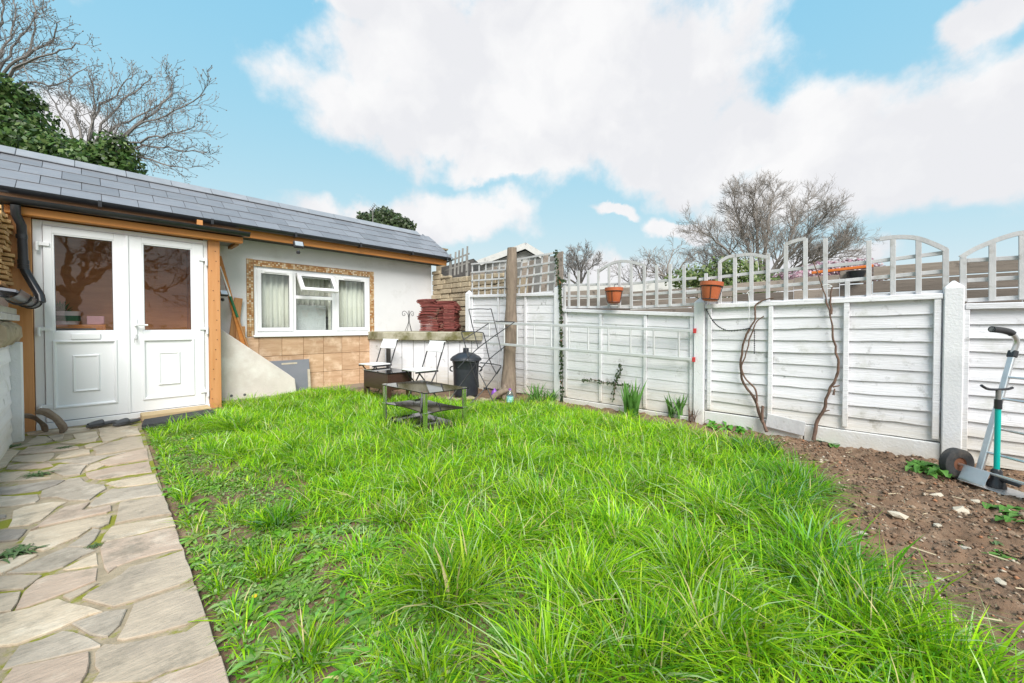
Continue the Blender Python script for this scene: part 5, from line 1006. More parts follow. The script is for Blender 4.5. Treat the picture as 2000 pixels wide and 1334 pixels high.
# ================================================================== trees
def rot_off(d, ang, rng):
    o = d.orthogonal().normalized(); o.rotate(Matrix.Rotation(rng.uniform(0, 2 * math.pi), 3, d)); return (d * math.cos(ang) + o * math.sin(ang)).normalized()
def twigs(mb, P, d, L, r, lvl, cfg, rng):
    n = 3; pts = [P]; dd = d.copy()
    for i in range(n):
        dd = (dd + Vector((rng.uniform(-1, 1), rng.uniform(-1, 1), rng.uniform(-1, 1))) * cfg['wob'] + Vector((0, 0, cfg['up']))).normalized(); pts.append(pts[-1] + dd * (L / n))
    mb.tube(pts, [r, r * .8, r * .62, r * .42], 4 if lvl == 0 else 3, False)
    if lvl >= cfg['max']:
        if cfg.get('bud'): b = cfg['bud'] * rng.uniform(.6, 1.2); mb.tube([pts[-1] - dd * b, pts[-1], pts[-1] + dd * b * 1.6], [b * .3, b, b * .2], 4, False)
        return
    k = cfg['kids'][min(lvl, len(cfg['kids']) - 1)]
    for i in range(k):
        t = .25 + .75 * (i + rng.random()) / k; j = min(n - 1, int(t * n)); q = pts[j].lerp(pts[j + 1], t * n - j if t < 1 else 1)
        twigs(mb, q, rot_off((pts[j + 1] - pts[j]).normalized(), rad(rng.uniform(22, 52)), rng), L * rng.uniform(.42, .68), max(cfg['rmin'], r * .55), lvl + 1, cfg, rng)
def bare_tree(label, base, limbs, r_trunk, cfg, seed, mat, group='bare winter trees', kids=12, sub=.33):
    rng = random.Random(seed); t = thing('bare_tree', label, 'tree', base, group)
    fork = limbs[0][0]; mb = MB(); mb.tube(bez([base, base.lerp(fork, .5) + Vector((.05, .03, 0)), fork], 4), [r_trunk * (1.25 - .4 * i / 8) for i in range(9)], 9)
    part('trunk', mb, mat, t, 0, True); cr = MB()
    for L in limbs:
        P = bez(L, 5); n = len(P); tot = sum((P[i + 1] - P[i]).length for i in range(n - 1)); r0 = r_trunk * cfg.get('lr', .5)
        P = [p + Vector((rng.uniform(-1, 1), rng.uniform(-1, 1), rng.uniform(-1, 1))) * tot * .012 for p in P]
        cr.tube(P, [r0 + (cfg['rmin'] * 1.6 - r0) * (i / (n - 1)) ** .8 for i in range(n)], 6, False)
        for i in range(kids):
            u = .18 + .82 * (i + rng.random()) / kids; u = min(u, .999); j = int(u * (n - 1)); q = P[j].lerp(P[j + 1], u * (n - 1) - j)
            twigs(cr, q, rot_off((P[j + 1] - P[j]).normalized(), rad(rng.uniform(20, 55)), rng), tot * sub * (1.15 - .6 * u) * rng.uniform(.7, 1.15), max(cfg['rmin'], r0 * .35 * (1 - .6 * u)), 0, cfg, rng)
    part('crown', cr, mat, t)
def limbs_px(start, ends, d, spread, seed):
    rng = random.Random(seed); out = []
    for E_ in ends:
        off_ = rng.uniform(-spread, spread); L = [start] + E_; out.append([PD(x, y, d + off_ * i / (len(L) - 1)) for i, (x, y) in enumerate(L)])
    return out
c25 = dict(wob=.11, up=.09, kids=[6, 5, 4], max=3, rmin=.006, lr=.33)
S = (1490, 552)
bare_tree('large bare spreading tree beyond the fence on the right', z_(PD(1490, 560, 25), -.1), limbs_px(S, [
    [(1450, 515), (1400, 472), (1362, 445)], [(1462, 490), (1444, 430), (1428, 388)], [(1480, 475), (1472, 410), (1464, 372)], [(1496, 475), (1505, 410), (1510, 370)],
    [(1528, 495), (1556, 435), (1578, 390)], [(1540, 502), (1585, 450), (1618, 415)], [(1560, 520), (1610, 502), (1650, 482)], [(1430, 530), (1385, 522), (1355, 505)], [(1590, 515), (1635, 490), (1665, 468)]], 25, 3.5, 3), .42, c25, 5, MT['twig'], kids=19, sub=.30)
c30 = dict(wob=.16, up=.05, kids=[5, 4, 3], max=3, rmin=.012, lr=.4)
bare_tree('small round bare tree behind the lattice trellis', z_(PD(1132, 560, 30), -.1), limbs_px((1132, 560), [[(1120, 530), (1105, 512)], [(1130, 520), (1126, 497)], [(1138, 520), (1145, 500)], [(1146, 530), (1165, 515)], [(1112, 545), (1100, 535)]], 30, 2, 4), .25, c30, 8, MT['twigl'], kids=8, sub=.5)
c14 = dict(wob=.28, up=.04, kids=[4, 3, 2], max=2, rmin=.008, lr=.45)
bare_tree('gnarled small bare tree behind the middle arched trellis', z_(PD(1305, 570, 14), -.1), limbs_px((1305, 575), [[(1290, 530), (1270, 505)], [(1305, 520), (1318, 485)], [(1325, 530), (1345, 500)], [(1300, 540), (1255, 530)]], 14, 1, 6), .12, c14, 9, MT['twig'], kids=8, sub=.45)
bare_tree('thin bare shrubby tree left of the gnarled one behind the fence', z_(PD(1255, 570, 17), -.1), limbs_px((1258, 575), [[(1250, 540), (1240, 515)], [(1262, 530), (1268, 508)], [(1225, 550), (1205, 535)]], 17, 1, 7), .10, c14, 10, MT['twigl'], kids=8, sub=.5)
c7 = dict(wob=.15, up=.07, kids=[4, 3], max=2, rmin=.0042, lr=.26, bud=.011)
bare_tree('bare tree with budding twigs fanning out behind the slate roof', z_(PD(160, 330, 7.6), -.1), limbs_px((165, 330), [
    [(180, 240), (183, 195), (178, 150)], [(200, 245), (250, 190), (300, 150)], [(210, 260), (280, 225), (340, 180)], [(230, 270), (320, 225), (400, 185)], [(240, 285), (320, 265), (385, 250)], [(250, 290), (330, 290), (405, 300)], [(240, 305), (310, 318), (365, 330)],
    [(140, 260), (110, 210), (90, 165)], [(190, 215), (225, 185), (260, 145)], [(150, 230), (135, 180), (140, 150)], [(260, 250), (330, 190), (335, 160)]], 7.6, .8, 12), .12, c7, 13, MT['twigl'], kids=11, sub=.23)
bare_tree('tall bare tree with knobbly twigs at the top left corner', z_(PD(-60, 300, 7.4), -.1), limbs_px((-20, 190), [
    [(30, 135), (90, 110), (160, 85)], [(10, 120), (50, 60), (78, 25)], [(0, 110), (28, 50), (30, -20)], [(40, 160), (110, 165), (172, 130)], [(-10, 100), (5, 30), (-5, -40)], [(20, 130), (100, 80), (115, 40)], [(-40, 120), (-60, 20), (-50, -60)], [(30, 140), (70, 60), (60, -30)]], 7.4, .8, 14), .13, c7, 15, MT['twigl'], kids=9, sub=.25)
bare_tree('bare tree standing behind the viewer, mirrored in the door glass', Vector((-.4, -11, -.1)), [[Vector((-.4, -11, 2.2)), Vector((-.6 + a, -11 + b, 3.4)), Vector((-.5 + 2 * a, -11 + b, 4.8 + c)), Vector((-.4 + 3 * a, -11 + 2 * b, 6.5 + c))] for a, b, c in ((.1, .3, .5), (1.0, 0, -1), (-.9, .4, -.6), (.5, -.6, 1), (1.4, .5, -2.2), (-1.4, -.5, -1.8))], .22, dict(wob=.25, up=.02, kids=[5, 4], max=2, rmin=.016, lr=.6), 30, MT['twig'], kids=9, sub=.4)

def leaf_cloud(blobs_, n, size, cols, seed, droop=.0):
    """leaves spread through ellipsoid shells; blobs_: (centre, radii)"""
    r = np.random.default_rng(seed); vol = np.array([b[1][0] * b[1][1] * b[1][2] for b in blobs_]) ** .7; pick = r.choice(len(blobs_), n, p=vol / vol.sum())
    c = np.array([tuple(b[0]) for b in blobs_])[pick]; R = np.array([b[1] for b in blobs_])[pick]
    u = r.normal(size=(n, 3)); u /= np.linalg.norm(u, axis=1)[:, None]; k = r.uniform(.35, 1.08, n) ** .6 * (1 + .14 * np.sin(u[:, 0] * 9 + c[:, 0] * 7) * np.cos(u[:, 2] * 8 + c[:, 2] * 5)); p = c + u * R * k[:, None]
    nrm = u + r.normal(size=(n, 3)) * .55; nrm /= np.linalg.norm(nrm, axis=1)[:, None]
    a = np.cross(nrm, r.normal(size=(n, 3))); a /= np.linalg.norm(a, axis=1)[:, None]; b = np.cross(nrm, a); s = size * r.uniform(.6, 1.3, n)[:, None]
    Vv = np.stack([p - a * s, p - a * s * .1 + b * s * .62, p + a * s, p - a * s * .1 - b * s * .62], 1).reshape(-1, 3)
    cc = np.array(cols)[r.integers(0, len(cols), n)] * r.uniform(.7, 1.3, n)[:, None]; cc = np.repeat(cc, 4, 0)
    return Vv, (np.arange(n * 4, dtype=np.int32), np.arange(0, n * 4, 4, dtype=np.int32)), cc
def foliage(name, label, cat, base, blobs_, n, size, cols, seed, trunk_to, r_t=.08, group=None):
    t = thing(name, label, cat, base, group); Vv, ff, cc = leaf_cloud(blobs_, n, size, cols, seed); colored('crown', Vv, ff, cc, MT['ivy'], tuple(base), t)
    mb = MB()
    for c in trunk_to: mb.tube(bez([base, Vector(base).lerp(c, .5) + Vector((.04, .03, 0)), c], 4), [r_t * (1 - .07 * i) for i in range(9)], 7)
    part('trunk', mb, MT['bark'], t, 0, True)
ivyc = [(.04, .09, .018), (.06, .13, .025), (.085, .16, .035), (.025, .055, .016), (.14, .21, .06)]
bl_ = [(PD(x, y, d), (rx, rx, rz)) for x, y, d, rx, rz in ((-10, 210, 7.3, .75, .5), (25, 260, 7.2, .7, .45), (10, 320, 7.2, .9, .5), (90, 300, 7.2, .7, .36), (150, 310, 7.2, .65, .30), (205, 320, 7.2, .5, .30), (228, 295, 7.25, .33, .33), (250, 330, 7.2, .26, .25), (20, 185, 7.3, .40, .3), (-80, 250, 7.3, .9, .7), (60, 350, 7.2, 1.0, .5), (180, 355, 7.2, .8, .5))]
foliage('ivy_tree', 'dense dark green ivy mass rising behind the slate roof', 'ivy', z_(PD(90, 350, 7.4), -.1), bl_, 26000, .046, ivyc, 40, [b[0] for b in bl_[:9]], .06)
bl_ = [(PD(x, y, 18), (a, a, b)) for x, y, a, b in ((720, 432, .6, .4), (750, 428, .7, .5), (775, 436, .55, .4), (795, 442, .4, .3), (740, 450, .9, .6))]
foliage('evergreen_bush', 'rounded evergreen tree top showing above the slate roof', 'tree', z_(PD(748, 450, 18), -.1), bl_, 3500, .09, [(.05, .085, .03), (.075, .11, .045), (.04, .06, .025), (.12, .15, .08)], 41, [b[0] for b in bl_], .1)
bl_ = [(PD(x, y, 8.0), (a, a, b)) for x, y, a, b in ((1330, 545, .32, .22), (1380, 555, .4, .3), (1410, 535, .38, .35), (1450, 535, .42, .36), (1490, 555, .35, .25), (1360, 540, .3, .25), (1430, 570, .7, .3))]
foliage('green_shrub', 'bright green leafy shrub behind the trellis below the big tree', 'shrub', z_(PD(1420, 560, 8), -.1), bl_, 4200, .04, [(.12, .18, .045), (.17, .23, .07), (.08, .13, .035), (.24, .28, .13)], 42, [b[0] for b in bl_], .03)
bl_ = [(PD(x, y, 13), (a, a, b)) for x, y, a, b in ((1560, 545, .9, .25), (1610, 530, .8, .3), (1660, 525, .8, .3), (1700, 535, .5, .3))]
foliage('blossom_hedge', 'pink-flecked hedge beyond the orange rail', 'hedge', z_(PD(1630, 540, 13), -.1), bl_, 3500, .06, [(.40, .22, .28), (.5, .35, .4), (.25, .15, .17), (.6, .5, .52)], 43, [b[0] for b in bl_], .04)

# ================================================================== plants along the fence
def sword_plant(label, base, n, hgt, wd, spread, seed, name='iris', cat='plant', mat='irisleaf', group=None):
    r = random.Random(seed); m = MB()
    for i in range(n):
        a = r.uniform(0, 6.28); ln = r.uniform(.1, 1) * spread; h = hgt * r.uniform(.6, 1.05); q = base + Vector((r.uniform(-1, 1), r.uniform(-1, 1), 0)) * spread * .35; d = Vector((math.cos(a), math.sin(a), 0)); s = Vector((-d.y, d.x, 0)); v = []; f = []
        if r.random() < .6: s = (s + RT * r.choice((-1, 1))).normalized()
        for k in range(5):
            t = k / 4; p = q + d * ln * t ** 1.6 + Vector((0, 0, h * (t - .12 * t * t * ln / spread))); w_ = wd * (1, 1.05, .95, .7, .05)[k]; v += [p - s * w_ / 2, p + s * w_ / 2]
            if k: f.append((2 * k - 2, 2 * k - 1, 2 * k + 1, 2 * k))
        m.add(v, f)
    t = thing(name, label, cat, base, group); part('leaves', m, MT[mat], t)
def gnd(p): return Vector((p.x, p.y, float(ground_z(np.array([p.x]), np.array([p.y]))[0]) - .01))
sword_plant('tall iris clump with broad upright leaves at the fence foot', gnd(G(1233, 812)), 46, .44, .030, .18, 1, group='irises along the fence')
sword_plant('short splayed iris clump just left of the concrete post', gnd(G(1320, 818)), 38, .30, .022, .2, 2, group='irises along the fence')
sword_plant('clump of thin spring bulb leaves right of the trunk', gnd(G(1045, 783)), 44, .30, .014, .2, 3, 'bulb_plant', group='bulb leaves along the fence')
sword_plant('loose bulb leaves between the trunk and the ivy', gnd(G(1075, 783)), 50, .2, .013, .24, 4, 'bulb_plant', group='bulb leaves along the fence')
sword_plant('sparse bulb leaves right of the ivy strand', gnd(G(1135, 786)), 10, .22, .009, .2, 5, 'bulb_plant', group='bulb leaves along the fence')
sword_plant('dead brown twiggy stems beside the short iris', gnd(G(1352, 826)), 14, .2, .008, .1, 6, 'dead_plant', mat='vine')
def leaf_arrays(): return [], [], []
def add_leaf(VV, FF, CC, p, d, L, w, col, jag=0, rise=.25, r=random):
    d = Vector(d).normalized(); s = Vector((-d.y, d.x, 0)); o = len(VV); n = 6; 
    for k in range(n + 1):
        t = k / n; ww = w * math.sin(math.pi * min(1, (t * .9 + .06))) ** .7 * (1 - (jag * .6 if k % 2 else 0)); q = Vector(p) + d * (L * t) + Vector((0, 0, rise * L * (t - t * t * .9)))
        VV.append(q - s * ww / 2 + Vector((0, 0, ww * .15))); VV.append(q); VV.append(q + s * ww / 2 + Vector((0, 0, ww * .15))); CC += [col] * 3
        if k: a = o + 3 * k - 3; b = o + 3 * k; FF += [(a, a + 1, b + 1, b), (a + 1, a + 2, b + 2, b + 1)]
def leafy(name, label, base, n, L, w, seed, cols, jag=0, rise=.5, group=None, cat='plant', spread=.03):
    r = random.Random(seed); VV, FF, CC = leaf_arrays()
    for i in range(n): a = r.uniform(0, 6.28); add_leaf(VV, FF, CC, base + Vector((r.uniform(-1, 1), r.uniform(-1, 1), 0)) * spread, (math.cos(a), math.sin(a), 0), L * r.uniform(.6, 1.1), w * r.uniform(.7, 1.1), r.choice(cols), jag, rise * r.uniform(.5, 1.5), r)
    return colored(name, [tuple(v) for v in VV], FF, CC, MT['weed'], tuple(base), None, label, cat, None, group)
gcol = [(.07, .19, .03), (.10, .25, .04), (.13, .27, .06)]
leafy('dock_plant', 'broad-leaved dock seedling between the right vine and the boards', gnd(G(1625, 868)), 9, .13, .06, 3, gcol, group='weeds at the fence foot')
leafy('dock_plant', 'dock seedling at the fence foot right of the right vine', gnd(G(1665, 865)), 7, .12, .07, 4, gcol, group='weeds at the fence foot')
leafy('weed_clump', 'leafy weed clump growing against the wheel of the hand truck', gnd(G(1812, 925)), 40, .11, .045, 5, gcol, .3, 1.2, 'weeds at the fence foot', spread=.12)
leafy('weed_clump', 'pale trailing weeds left of the hand truck wheel', gnd(G(1775, 922)), 26, .09, .035, 6, [(.12, .22, .06), (.16, .26, .08)], .3, .5, 'weeds at the fence foot', spread=.10)
leafy('weed_clump', 'fresh green weed clump below the left end of the vine panel', gnd(G(1420, 838)), 60, .10, .035, 7, [(.09, .30, .03), (.12, .36, .04)], .3, 1.4, 'weeds at the fence foot', spread=.16)
leafy('weed_clump', 'round-leaved weed on the soil at the right edge', gnd(G(1985, 1018)), 26, .09, .05, 8, gcol, .1, .8, 'weeds on the soil', spread=.10)
leafy('weed_clump', 'grey-green rosette on the bare soil', gnd(G(1935, 1055)), 16, .07, .03, 9, [(.16, .24, .10), (.13, .2, .08)], .4, .3, 'weeds on the soil')
leafy('weed_clump', 'trailing weed at the lower right edge of the soil', gnd(G(1985, 1090)), 30, .11, .03, 10, gcol, .3, .5, 'weeds on the soil', spread=.12)
# ivy strand up the post, ivy sprays on the panel
def strand(label, pts, n, size, seed, width=.03, red=0):
    r = random.Random(seed); P = bez(pts, 8); VV, FF, CC = [], [], []
    for i in range(n):
        q = P[r.randrange(len(P))] + Vector((-.012 - r.random() * .02, r.uniform(-1, 1) * width, r.uniform(-.02, .02))); s = size * r.uniform(.6, 1.2); a = r.uniform(0, 6.28); u = Vector((r.uniform(-.4, .4), math.cos(a), math.sin(a))); v_ = Vector((r.uniform(-.4, .4), -math.sin(a), math.cos(a))); o = len(VV)
        col = (.35, .12, .05) if r.random() < red else r.choice([(.035, .06, .03), (.05, .085, .035), (.07, .11, .05), (.16, .18, .12)])
        VV += [q - u * s, q + v_ * s * .6 - u * s * .2, q + u * s, q - v_ * s * .6 - u * s * .2]; CC += [col] * 4; FF.append((o, o + 1, o + 2, o + 3))
    t = thing('ivy', label, 'ivy', pts[0], 'ivy on the fence'); colored('leaves', [tuple(v) for v in VV], FF, CC, MT['weed'], tuple(pts[0]), t); part('stem', MB().tube(P, .006, 6), MT['vine'], t)
strand('dark ivy strand climbing the edge of a white post', [PX(1099, 785, 4.43), PX(1098, 720, 4.43), PX(1098, 660, 4.43), PX(1097, 600, 4.43), PX(1095, 560, 4.44), PX(1093, 545, 4.44)], 420, .022, 1, .022, .03)
strand('small ivy spray creeping up the middle panel', [PX(1198, 780, 4.43), PX(1202, 750, 4.44), PX(1210, 730, 4.44), PX(1213, 712, 4.44)], 60, .02, 2, .03)
strand('thin ivy runner reaching left across the middle panel', [PX(1230, 753, 4.44), PX(1185, 748, 4.44), PX(1160, 742, 4.44), PX(1140, 744, 4.44)], 55, .018, 3, .02)
strand('ivy tuft hanging over the end of the lattice trellis', [PX(1086, 490, 4.44), PX(1090, 520, 4.44), PX(1092, 545, 4.44), PX(1105, 550, 4.5)], 120, .02, 4, .03)

# ================================================================== soil stones
def stone_mesh(seed, mat, name):
    r = random.Random(seed); bm = bmesh.new(); bmesh.ops.create_icosphere(bm, subdivisions=1, radius=1)
    for v in bm.verts: v.co *= r.uniform(.7, 1.15); v.co.x *= 1.5; v.co.z *= .55
    me = bpy.data.meshes.new(name); bm.to_mesh(me); bm.free(); me.materials.append(mat); return me
sm = [stone_mesh(i, MT['flint'], 'stone') for i in range(4)]
for i, (x, y, s) in enumerate(((1755, 1018, .036), (1878, 1000, .036), (1892, 1068, .034), (1830, 972, .026), (1685, 1040, .028), (1600, 972, .026), (1832, 1035, .018), (1768, 1145, .022), (1840, 1120, .024), (1905, 985, .02), (1955, 1140, .02), (1700, 985, .02), (1730, 1100, .016))):
    p = gnd(G(x, y)) + Vector((0, 0, s * .45)); o = link('stone', sm[i % 4], p); o.scale = (s, s, s); o.rotation_euler = (U(-.2, .2), U(-.2, .2), U(0, 3)); tag(o, 'pale stone lying on the bare soil beside the grass', 'stone', 'pale stones on the soil')
n = 24000; px_ = RNG.uniform(1.6, 4.4, n); py_ = RNG.uniform(-1.8, 1.0, n); k = bare(px_, py_) > .6; px_, py_ = px_[k], py_[k]; n = len(px_); s = RNG.gamma(1.6, .0026, n) + .0022; z0 = ground_z(px_, py_)
octv = np.array([(1, 0, 0), (-1, 0, 0), (0, 1, 0), (0, -1, 0), (0, 0, .7), (0, 0, -.7)]); octf = np.array([(0, 2, 4), (2, 1, 4), (1, 3, 4), (3, 0, 4), (2, 0, 5), (1, 2, 5), (3, 1, 5), (0, 3, 5)])
Vv = octv[None] * s[:, None, None] * RNG.uniform(.5, 1.4, (n, 6, 1)); an = RNG.uniform(0, 6.28, n); ca, sa = np.cos(an)[:, None], np.sin(an)[:, None]
Vv = np.stack([Vv[..., 0] * ca - Vv[..., 1] * sa, Vv[..., 0] * sa + Vv[..., 1] * ca, Vv[..., 2]], -1) + np.stack([px_, py_, z0 + s * .3], -1)[:, None]
ff = (octf[None] + 6 * np.arange(n)[:, None, None]).astype(np.int32).reshape(-1)
pal = np.array([(.22, .14, .09), (.17, .108, .072), (.32, .24, .17), (.50, .43, .34), (.36, .17, .09), (.19, .125, .085), (.135, .088, .06)]); cc = np.repeat(pal[RNG.choice(7, n, p=[.28, .22, .14, .04, .04, .16, .12])], 6, 0)
colored('soil_crumbs', Vv.reshape(-1, 3), (ff, np.arange(0, len(ff), 3, dtype=np.int32)), cc, leaf_mat('crumb', attr='Col', trans=0, rough=.9), kind='stuff', label='crumbs of soil and grit over the bare bed', cat='soil crumbs')

n = 900; X = RNG.uniform(1.7, 4.4, n); Y = RNG.uniform(-1.8, 1.0, n); k = bare(X, Y) > .5; X, Y = X[k], Y[k]; n = len(X); an = RNG.uniform(0, 6.28, n); ln = RNG.gamma(2, .011, n) + .006; wd_ = RNG.uniform(.0008, .0022, n); z = ground_z(X, Y) + .006
c_, s_ = np.cos(an), np.sin(an); q = [np.stack([X + u * ln * c_ - v * wd_ * s_, Y + u * ln * s_ + v * wd_ * c_, z + w * .003], -1) for u, v, w in ((-1, -1, 0), (1, -1, 0), (1, 1, 1), (-1, 1, 1))]
colored('soil_litter', np.stack(q, 1).reshape(-1, 3), (np.arange(n * 4, dtype=np.int32), np.arange(0, n * 4, 4, dtype=np.int32)), np.repeat(np.array([(.42, .32, .19), (.26, .17, .10), (.5, .42, .28), (.10, .065, .04)])[RNG.integers(0, 4, n)], 4, 0), leaf_mat('litter', attr='Col', trans=0, rough=.9), kind='stuff', label='dry straw and twig litter on the bare bed', cat='litter')

# ================================================================== lawn
def grass_mask(X, Y):
    on = (X > np.interp(Y, [-3, 1.38, 2.8, 5.5], [.23, .285, .32, .395])) & (bare(X, Y) < .5)
    far = np.interp(X, [.3, 1.0, 1.18, 1.2, 2.4, 2.75, 3.2, 3.5, 4.1, 4.3], [5.95, 5.9, 5.95, 6.42, 6.55, 6.1, 4.6, 4.0, 3.2, 2.9]); on &= Y < far + .12 * vnoise(X * 6, Y * 6, 15)
    on &= ~((X < 1.03) & (Y > 5.40) & (X > .35))
    d = X * FW.x + Y * FW.y; l = X * RT.x + Y * RT.y; return on & (d > .45) & (np.abs(l) < 1.7 * d + .3)
def sparse(X, Y): return sst(1.35, .70, X + .6 * vnoise(X * 2.2, Y * 2.2, 21) + .06 * np.clip(Y - 1.5, -1, 4)) * sst(5.4, 4.6, Y)
pos, hh, ww, aa, ll, cu, co = [], [], [], [], [], [], []
def emit(x, y, h, w, a, lean, curl, col): pos.append(np.stack([x, y, ground_z(x, y) - .006], -1)); hh.append(h); ww.append(w); aa.append(a); ll.append(lean); cu.append(curl); co.append(col)
GP = np.array([(.31, .58, .010), (.205, .47, .012), (.40, .65, .016), (.095, .30, .014), (.44, .60, .04), (.46, .62, .27), (.66, .57, .27)])
def gcols(n, p): c = GP[RNG.choice(7, n, p=p)]; return c * RNG.uniform(.74, 1.26, n)[:, None]
PB = [.29, .26, .13, .22, .05, .025, .025]; PTu = [.25, .24, .13, .18, .05, .10, .05]
def field(n, x0, x1, y0, y1, dmin, dmax):
    X = RNG.uniform(x0, x1, n); Y = RNG.uniform(y0, y1, n); d = X * FW.x + Y * FW.y
    k = (d >= dmin) & (d < dmax) & grass_mask(X, Y); X, Y, d = X[k], Y[k], d[k]; s = sparse(X, Y)
    cl = vnoise(X * 7, Y * 7, 31) + .6 * vnoise(X * 17, Y * 17, 32); k = RNG.random(len(X)) < np.clip(1.0 + .5 * cl - s * (.80 - 1.3 * cl) , .02, 1); X, Y, d, s, cl = X[k], Y[k], d[k], s[k], cl[k]; n = len(X)
    h = (.035 + .075 * np.clip(vnoise(X * 2.5, Y * 2.5, 33) + .45 + .5 * cl, 0, 1.3)) * (1 - .55 * s) * RNG.uniform(.55, 1.25, n)
    a = RNG.uniform(0, 6.28, n) + 2 * vnoise(X * 3, Y * 3, 34); emit(X, Y, h, RNG.uniform(.0024, .0046, n) * (1 + .10 * d), a, RNG.uniform(.15, 1.3, n), RNG.uniform(.1, .5, n), gcols(n, PB) * (1 + np.stack([1.0 * vnoise(X * 1.9, Y * 1.9, 61) + .5 * vnoise(X * 6, Y * 6, 62) - .06, .65 * vnoise(X * 1.9, Y * 1.9, 61) + .5 * vnoise(X * 6, Y * 6, 62), 0 * X], -1)))
field(72000, .25, 3.2, -.8, 3.2, .45, 2.2); field(150000, .3, 4.3, -.2, 5.5, 2.2, 4.2); field(150000, .3, 4.4, .8, 6.7, 4.2, 7.5)
def tussock(cx, cy, n, R, H, pale=1.0, wd=.0048, tint=1.0):
    n = int(n * .95)
    r = R * np.sqrt(RNG.random(n)) * .55; t = RNG.uniform(0, 6.28, n); X = cx + r * np.cos(t); Y = cy + r * np.sin(t); k = X > np.interp(Y, [-3, 1.38, 2.8, 5.5], [.25, .31, .34, .41]); r, t, X, Y = r[k], t[k], X[k], Y[k]; n = len(X)
    if n == 0: return
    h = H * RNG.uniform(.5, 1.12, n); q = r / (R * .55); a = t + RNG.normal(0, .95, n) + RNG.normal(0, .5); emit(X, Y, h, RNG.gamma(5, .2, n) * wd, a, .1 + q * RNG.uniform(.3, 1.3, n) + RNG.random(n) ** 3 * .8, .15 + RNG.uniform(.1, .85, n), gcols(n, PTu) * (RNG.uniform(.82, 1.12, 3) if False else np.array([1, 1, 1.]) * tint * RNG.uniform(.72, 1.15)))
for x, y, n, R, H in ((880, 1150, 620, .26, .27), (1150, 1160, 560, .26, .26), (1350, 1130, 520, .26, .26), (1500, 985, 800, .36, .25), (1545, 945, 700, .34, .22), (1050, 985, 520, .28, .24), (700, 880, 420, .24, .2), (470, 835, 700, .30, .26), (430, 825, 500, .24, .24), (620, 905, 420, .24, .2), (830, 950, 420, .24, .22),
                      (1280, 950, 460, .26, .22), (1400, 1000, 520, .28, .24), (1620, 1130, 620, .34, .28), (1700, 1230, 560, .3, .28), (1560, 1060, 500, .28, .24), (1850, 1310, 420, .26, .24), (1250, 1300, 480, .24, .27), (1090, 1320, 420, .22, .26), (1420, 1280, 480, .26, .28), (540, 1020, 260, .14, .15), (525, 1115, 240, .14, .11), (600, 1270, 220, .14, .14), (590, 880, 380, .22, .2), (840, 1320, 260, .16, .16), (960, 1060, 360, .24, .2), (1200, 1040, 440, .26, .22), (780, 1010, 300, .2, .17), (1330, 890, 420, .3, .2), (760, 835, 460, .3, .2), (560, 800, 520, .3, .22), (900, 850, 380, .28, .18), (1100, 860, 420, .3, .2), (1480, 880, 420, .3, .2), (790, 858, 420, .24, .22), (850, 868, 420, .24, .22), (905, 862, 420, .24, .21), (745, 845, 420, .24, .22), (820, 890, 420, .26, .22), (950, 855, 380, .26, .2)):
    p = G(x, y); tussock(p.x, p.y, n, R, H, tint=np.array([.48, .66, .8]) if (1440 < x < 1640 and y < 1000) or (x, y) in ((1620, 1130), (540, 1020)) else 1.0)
n = 34000; X = RNG.uniform(.5, 4.2, n); Y = RNG.uniform(-.6, 6.2, n); k = grass_mask(X, Y) & (sparse(X, Y) < .5); X, Y = X[k], Y[k]; n = len(X)     # coarse stray blades lying every way
emit(X, Y, RNG.uniform(.08, .24, n), RNG.uniform(.0035, .0075, n), RNG.uniform(0, 6.28, n), RNG.uniform(.3, 1.6, n), RNG.uniform(.3, .95, n), gcols(n, [.24, .2, .17, .12, .09, .13, .05]))
for i in range(300):
    X, Y = RNG.uniform(.5, 4.1), RNG.uniform(-.3, 6.4)
    if grass_mask(np.array([X]), np.array([Y]))[0]:
        s = float(sparse(np.array([X]), np.array([Y]))[0]); tussock(X, Y, int(RNG.uniform(60, 190)), RNG.uniform(.10, .22), RNG.uniform(.12, .22) * (1 - .4 * s), 1, .0046)
for i in range(70):      # ragged margin on the soil and over the path edge
    X = RNG.uniform(2.0, 4.0); Y = float(lawn_edge(np.array([X]))[0]) - abs(RNG.normal(0, .10)); tussock(X, Y, int(RNG.uniform(12, 60)), RNG.uniform(.06, .14), RNG.uniform(.07, .16))
    Y = RNG.uniform(.7, 5.4); X = float(np.interp(Y, [-3, 1.38, 2.8, 5.5], [.23, .29, .33, .40])) + .05; tussock(X, Y, int(RNG.uniform(14, 60)), RNG.uniform(.06, .12), RNG.uniform(.05, .12))
Pp = np.concatenate(pos); h = np.concatenate(hh); w = np.concatenate(ww); a = np.concatenate(aa); le = np.concatenate(ll); cl = np.concatenate(cu); cc = np.concatenate(co); n = len(h)
dx, dy = np.cos(a), np.sin(a); sx, sy = -np.sin(a + RNG.normal(0, .5, n)), np.cos(a + RNG.normal(0, .5, n)); T_ = np.array([0, .36, .72, 1.0]); Wd = [1, .95, .65]; vs = []
for i, t in enumerate(T_):
    hor = le * h * t ** 1.7; ver = h * (t - cl * t * t * np.clip(le, 0, 1.2) * .9) * (1 - .12 * le); c = np.stack([Pp[:, 0] + dx * hor, Pp[:, 1] + dy * hor, Pp[:, 2] + np.maximum(ver, .004 * i)], -1)
    if i < 3: off = np.stack([sx, sy, np.zeros(n)], -1) * (w * Wd[i] / 2)[:, None]; vs += [c - off, c + off]
    else: vs.append(c)
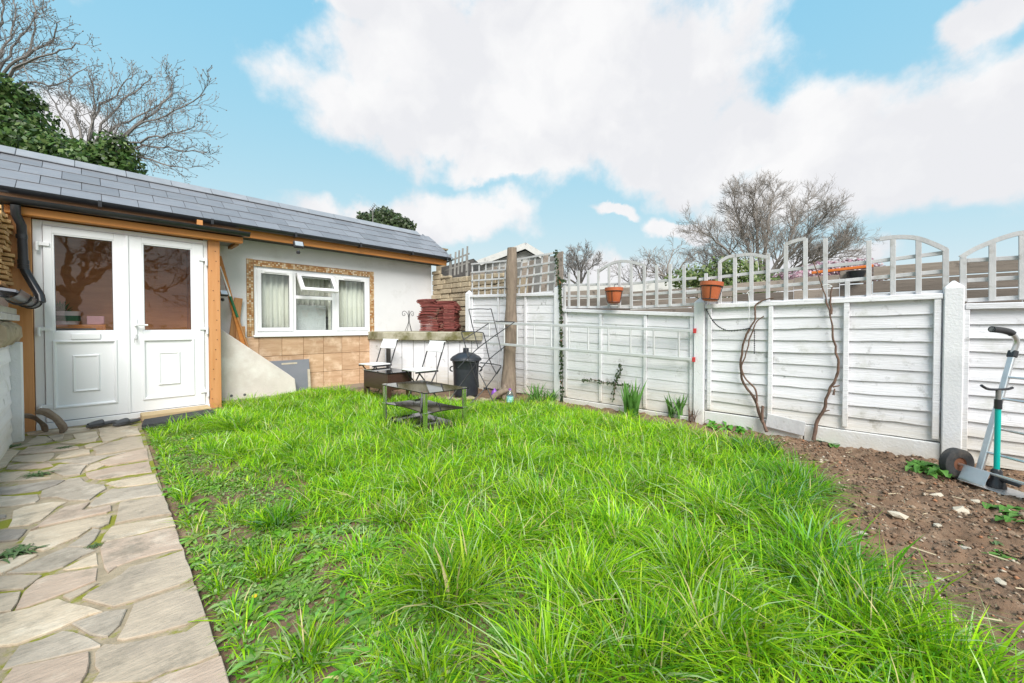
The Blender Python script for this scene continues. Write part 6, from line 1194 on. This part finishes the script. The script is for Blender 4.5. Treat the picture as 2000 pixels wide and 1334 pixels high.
Vv = np.stack(vs, 1).reshape(-1, 3); b = (np.arange(n) * 7)[:, None]; lv = (b + np.array([0, 1, 3, 2, 2, 3, 5, 4, 4, 5, 6])).astype(np.int32).ravel(); ls = ((np.arange(n) * 11)[:, None] + np.array([0, 4, 8])).astype(np.int32).ravel()
g = colored('lawn_grass', Vv, (lv, ls), np.repeat(cc, 7, 0), MT['grass'], kind='stuff', label='long unmown bright green grass covering the garden', cat='grass')
print('BLADES', n)
# low weeds among the thin grass
VV, FF, CC = [], [], []; r = random.Random(77); wc_ = [(.17, .31, .06), (.24, .39, .09), (.16, .37, .03), (.28, .40, .15), (.12, .25, .03)]
cnt = 0
while cnt < 520:
    X, Y = r.uniform(.32, 2.2), r.uniform(.3, 5.3) if r.random() < .55 else r.uniform(.3, 2.4)
    if not grass_mask(np.array([X]), np.array([Y]))[0] or r.random() > float(sparse(np.array([X]), np.array([Y]))[0]) + .05: continue
    base = gnd(Vector((X, Y, 0))) + Vector((0, 0, .012)); L = r.uniform(.035, .095); col = r.choice(wc_); cnt += 1
    for i in range(r.randint(5, 10)): an = r.uniform(0, 6.28); add_leaf(VV, FF, CC, base, (math.cos(an), math.sin(an), 0), L * r.uniform(.6, 1.1), L * r.uniform(.22, .34), tuple(v * r.uniform(.8, 1.2) for v in col), r.choice((0, .5, .6)), r.uniform(.1, .7), r)
X = RNG.uniform(.28, 2.4, 90000); Y = RNG.uniform(.2, 5.4, 90000); k = grass_mask(X, Y) & (RNG.random(90000) < sparse(X, Y) * np.clip(.45 + 1.5 * vnoise(X * 5, Y * 5, 51), 0, 1)); X, Y = X[k], Y[k]; n = len(X)
s = RNG.uniform(.004, .011, n); z = ground_z(X, Y) + RNG.uniform(.004, .03, n); an = RNG.uniform(0, 6.28, n); c_, s_ = np.cos(an), np.sin(an); tz = RNG.normal(0, .35, (n, 2))
q = [np.stack([X + s * (c_ * u - s_ * v * .6), Y + s * (s_ * u + c_ * v * .6), z + s * (tz[:, 0] * u + tz[:, 1] * v)], -1) for u, v in ((-1, 0), (0, 1), (1, 0), (0, -1))]
Vs = np.stack(q, 1).reshape(-1, 3); o = len(VV); FF += (np.arange(n * 4).reshape(-1, 4) + o).tolist(); VV = [tuple(v) for v in VV] + Vs.tolist(); CC += np.repeat(np.array(wc_)[RNG.integers(0, 5, n)] * RNG.uniform(.7, 1.2, n)[:, None], 4, 0).tolist()
colored('ground_weeds', VV, FF, CC, MT['weed'], kind='stuff', label='low dandelion and clover weeds on the thin part of the lawn', cat='weeds')
yel = M('dandelion_yellow', (.8, .55, .02), None, 9, .6)
for i, (x, y) in enumerate(((495, 1190), (1005, 1000), (375, 866))):
    p = gnd(G(x, y)) + Vector((0, 0, .012)); t = thing('dandelion', ('dandelion flower near the path edge in the thin grass', 'dandelion flower half hidden in the mid-lawn grass', 'dandelion flower in the far grass before the doors')[i], 'flower', p, 'dandelion flowers')
    part('stalk', MB().tube([p, p + Vector((.004, 0, .05))], .002, 5), MT['irisleaf'], t); part('bloom', MB().lathe([(0, .048), (.006, .05), (.009, .053), (.008, .057), (.003, .059), (0, .059)], p + Vector((.004, 0, 0)), 14), yel, t, 0, True)
# weeds in the paving joints
for i, (x, y, s, lab) in enumerate(((20, 1085, .09, 'tuft of feathery weed in the paving at the left edge'), (75, 928, .07, 'flat green weed in a paving joint nearer the doors'), (185, 1066, .03, 'tiny weed in a joint in the middle of the path'), (28, 872, .06, 'grey weed at the foot of the white wall'), (125, 875, .05, 'small dry weed tuft by the curved stones'))):
    p = G(x, y); p.z = .0; leafy('path_weed', lab, p, 46, s, s * .16, 60 + i, [(.10, .18, .06), (.14, .2, .09)], .3, .6, 'weeds in the path', spread=s * .5)
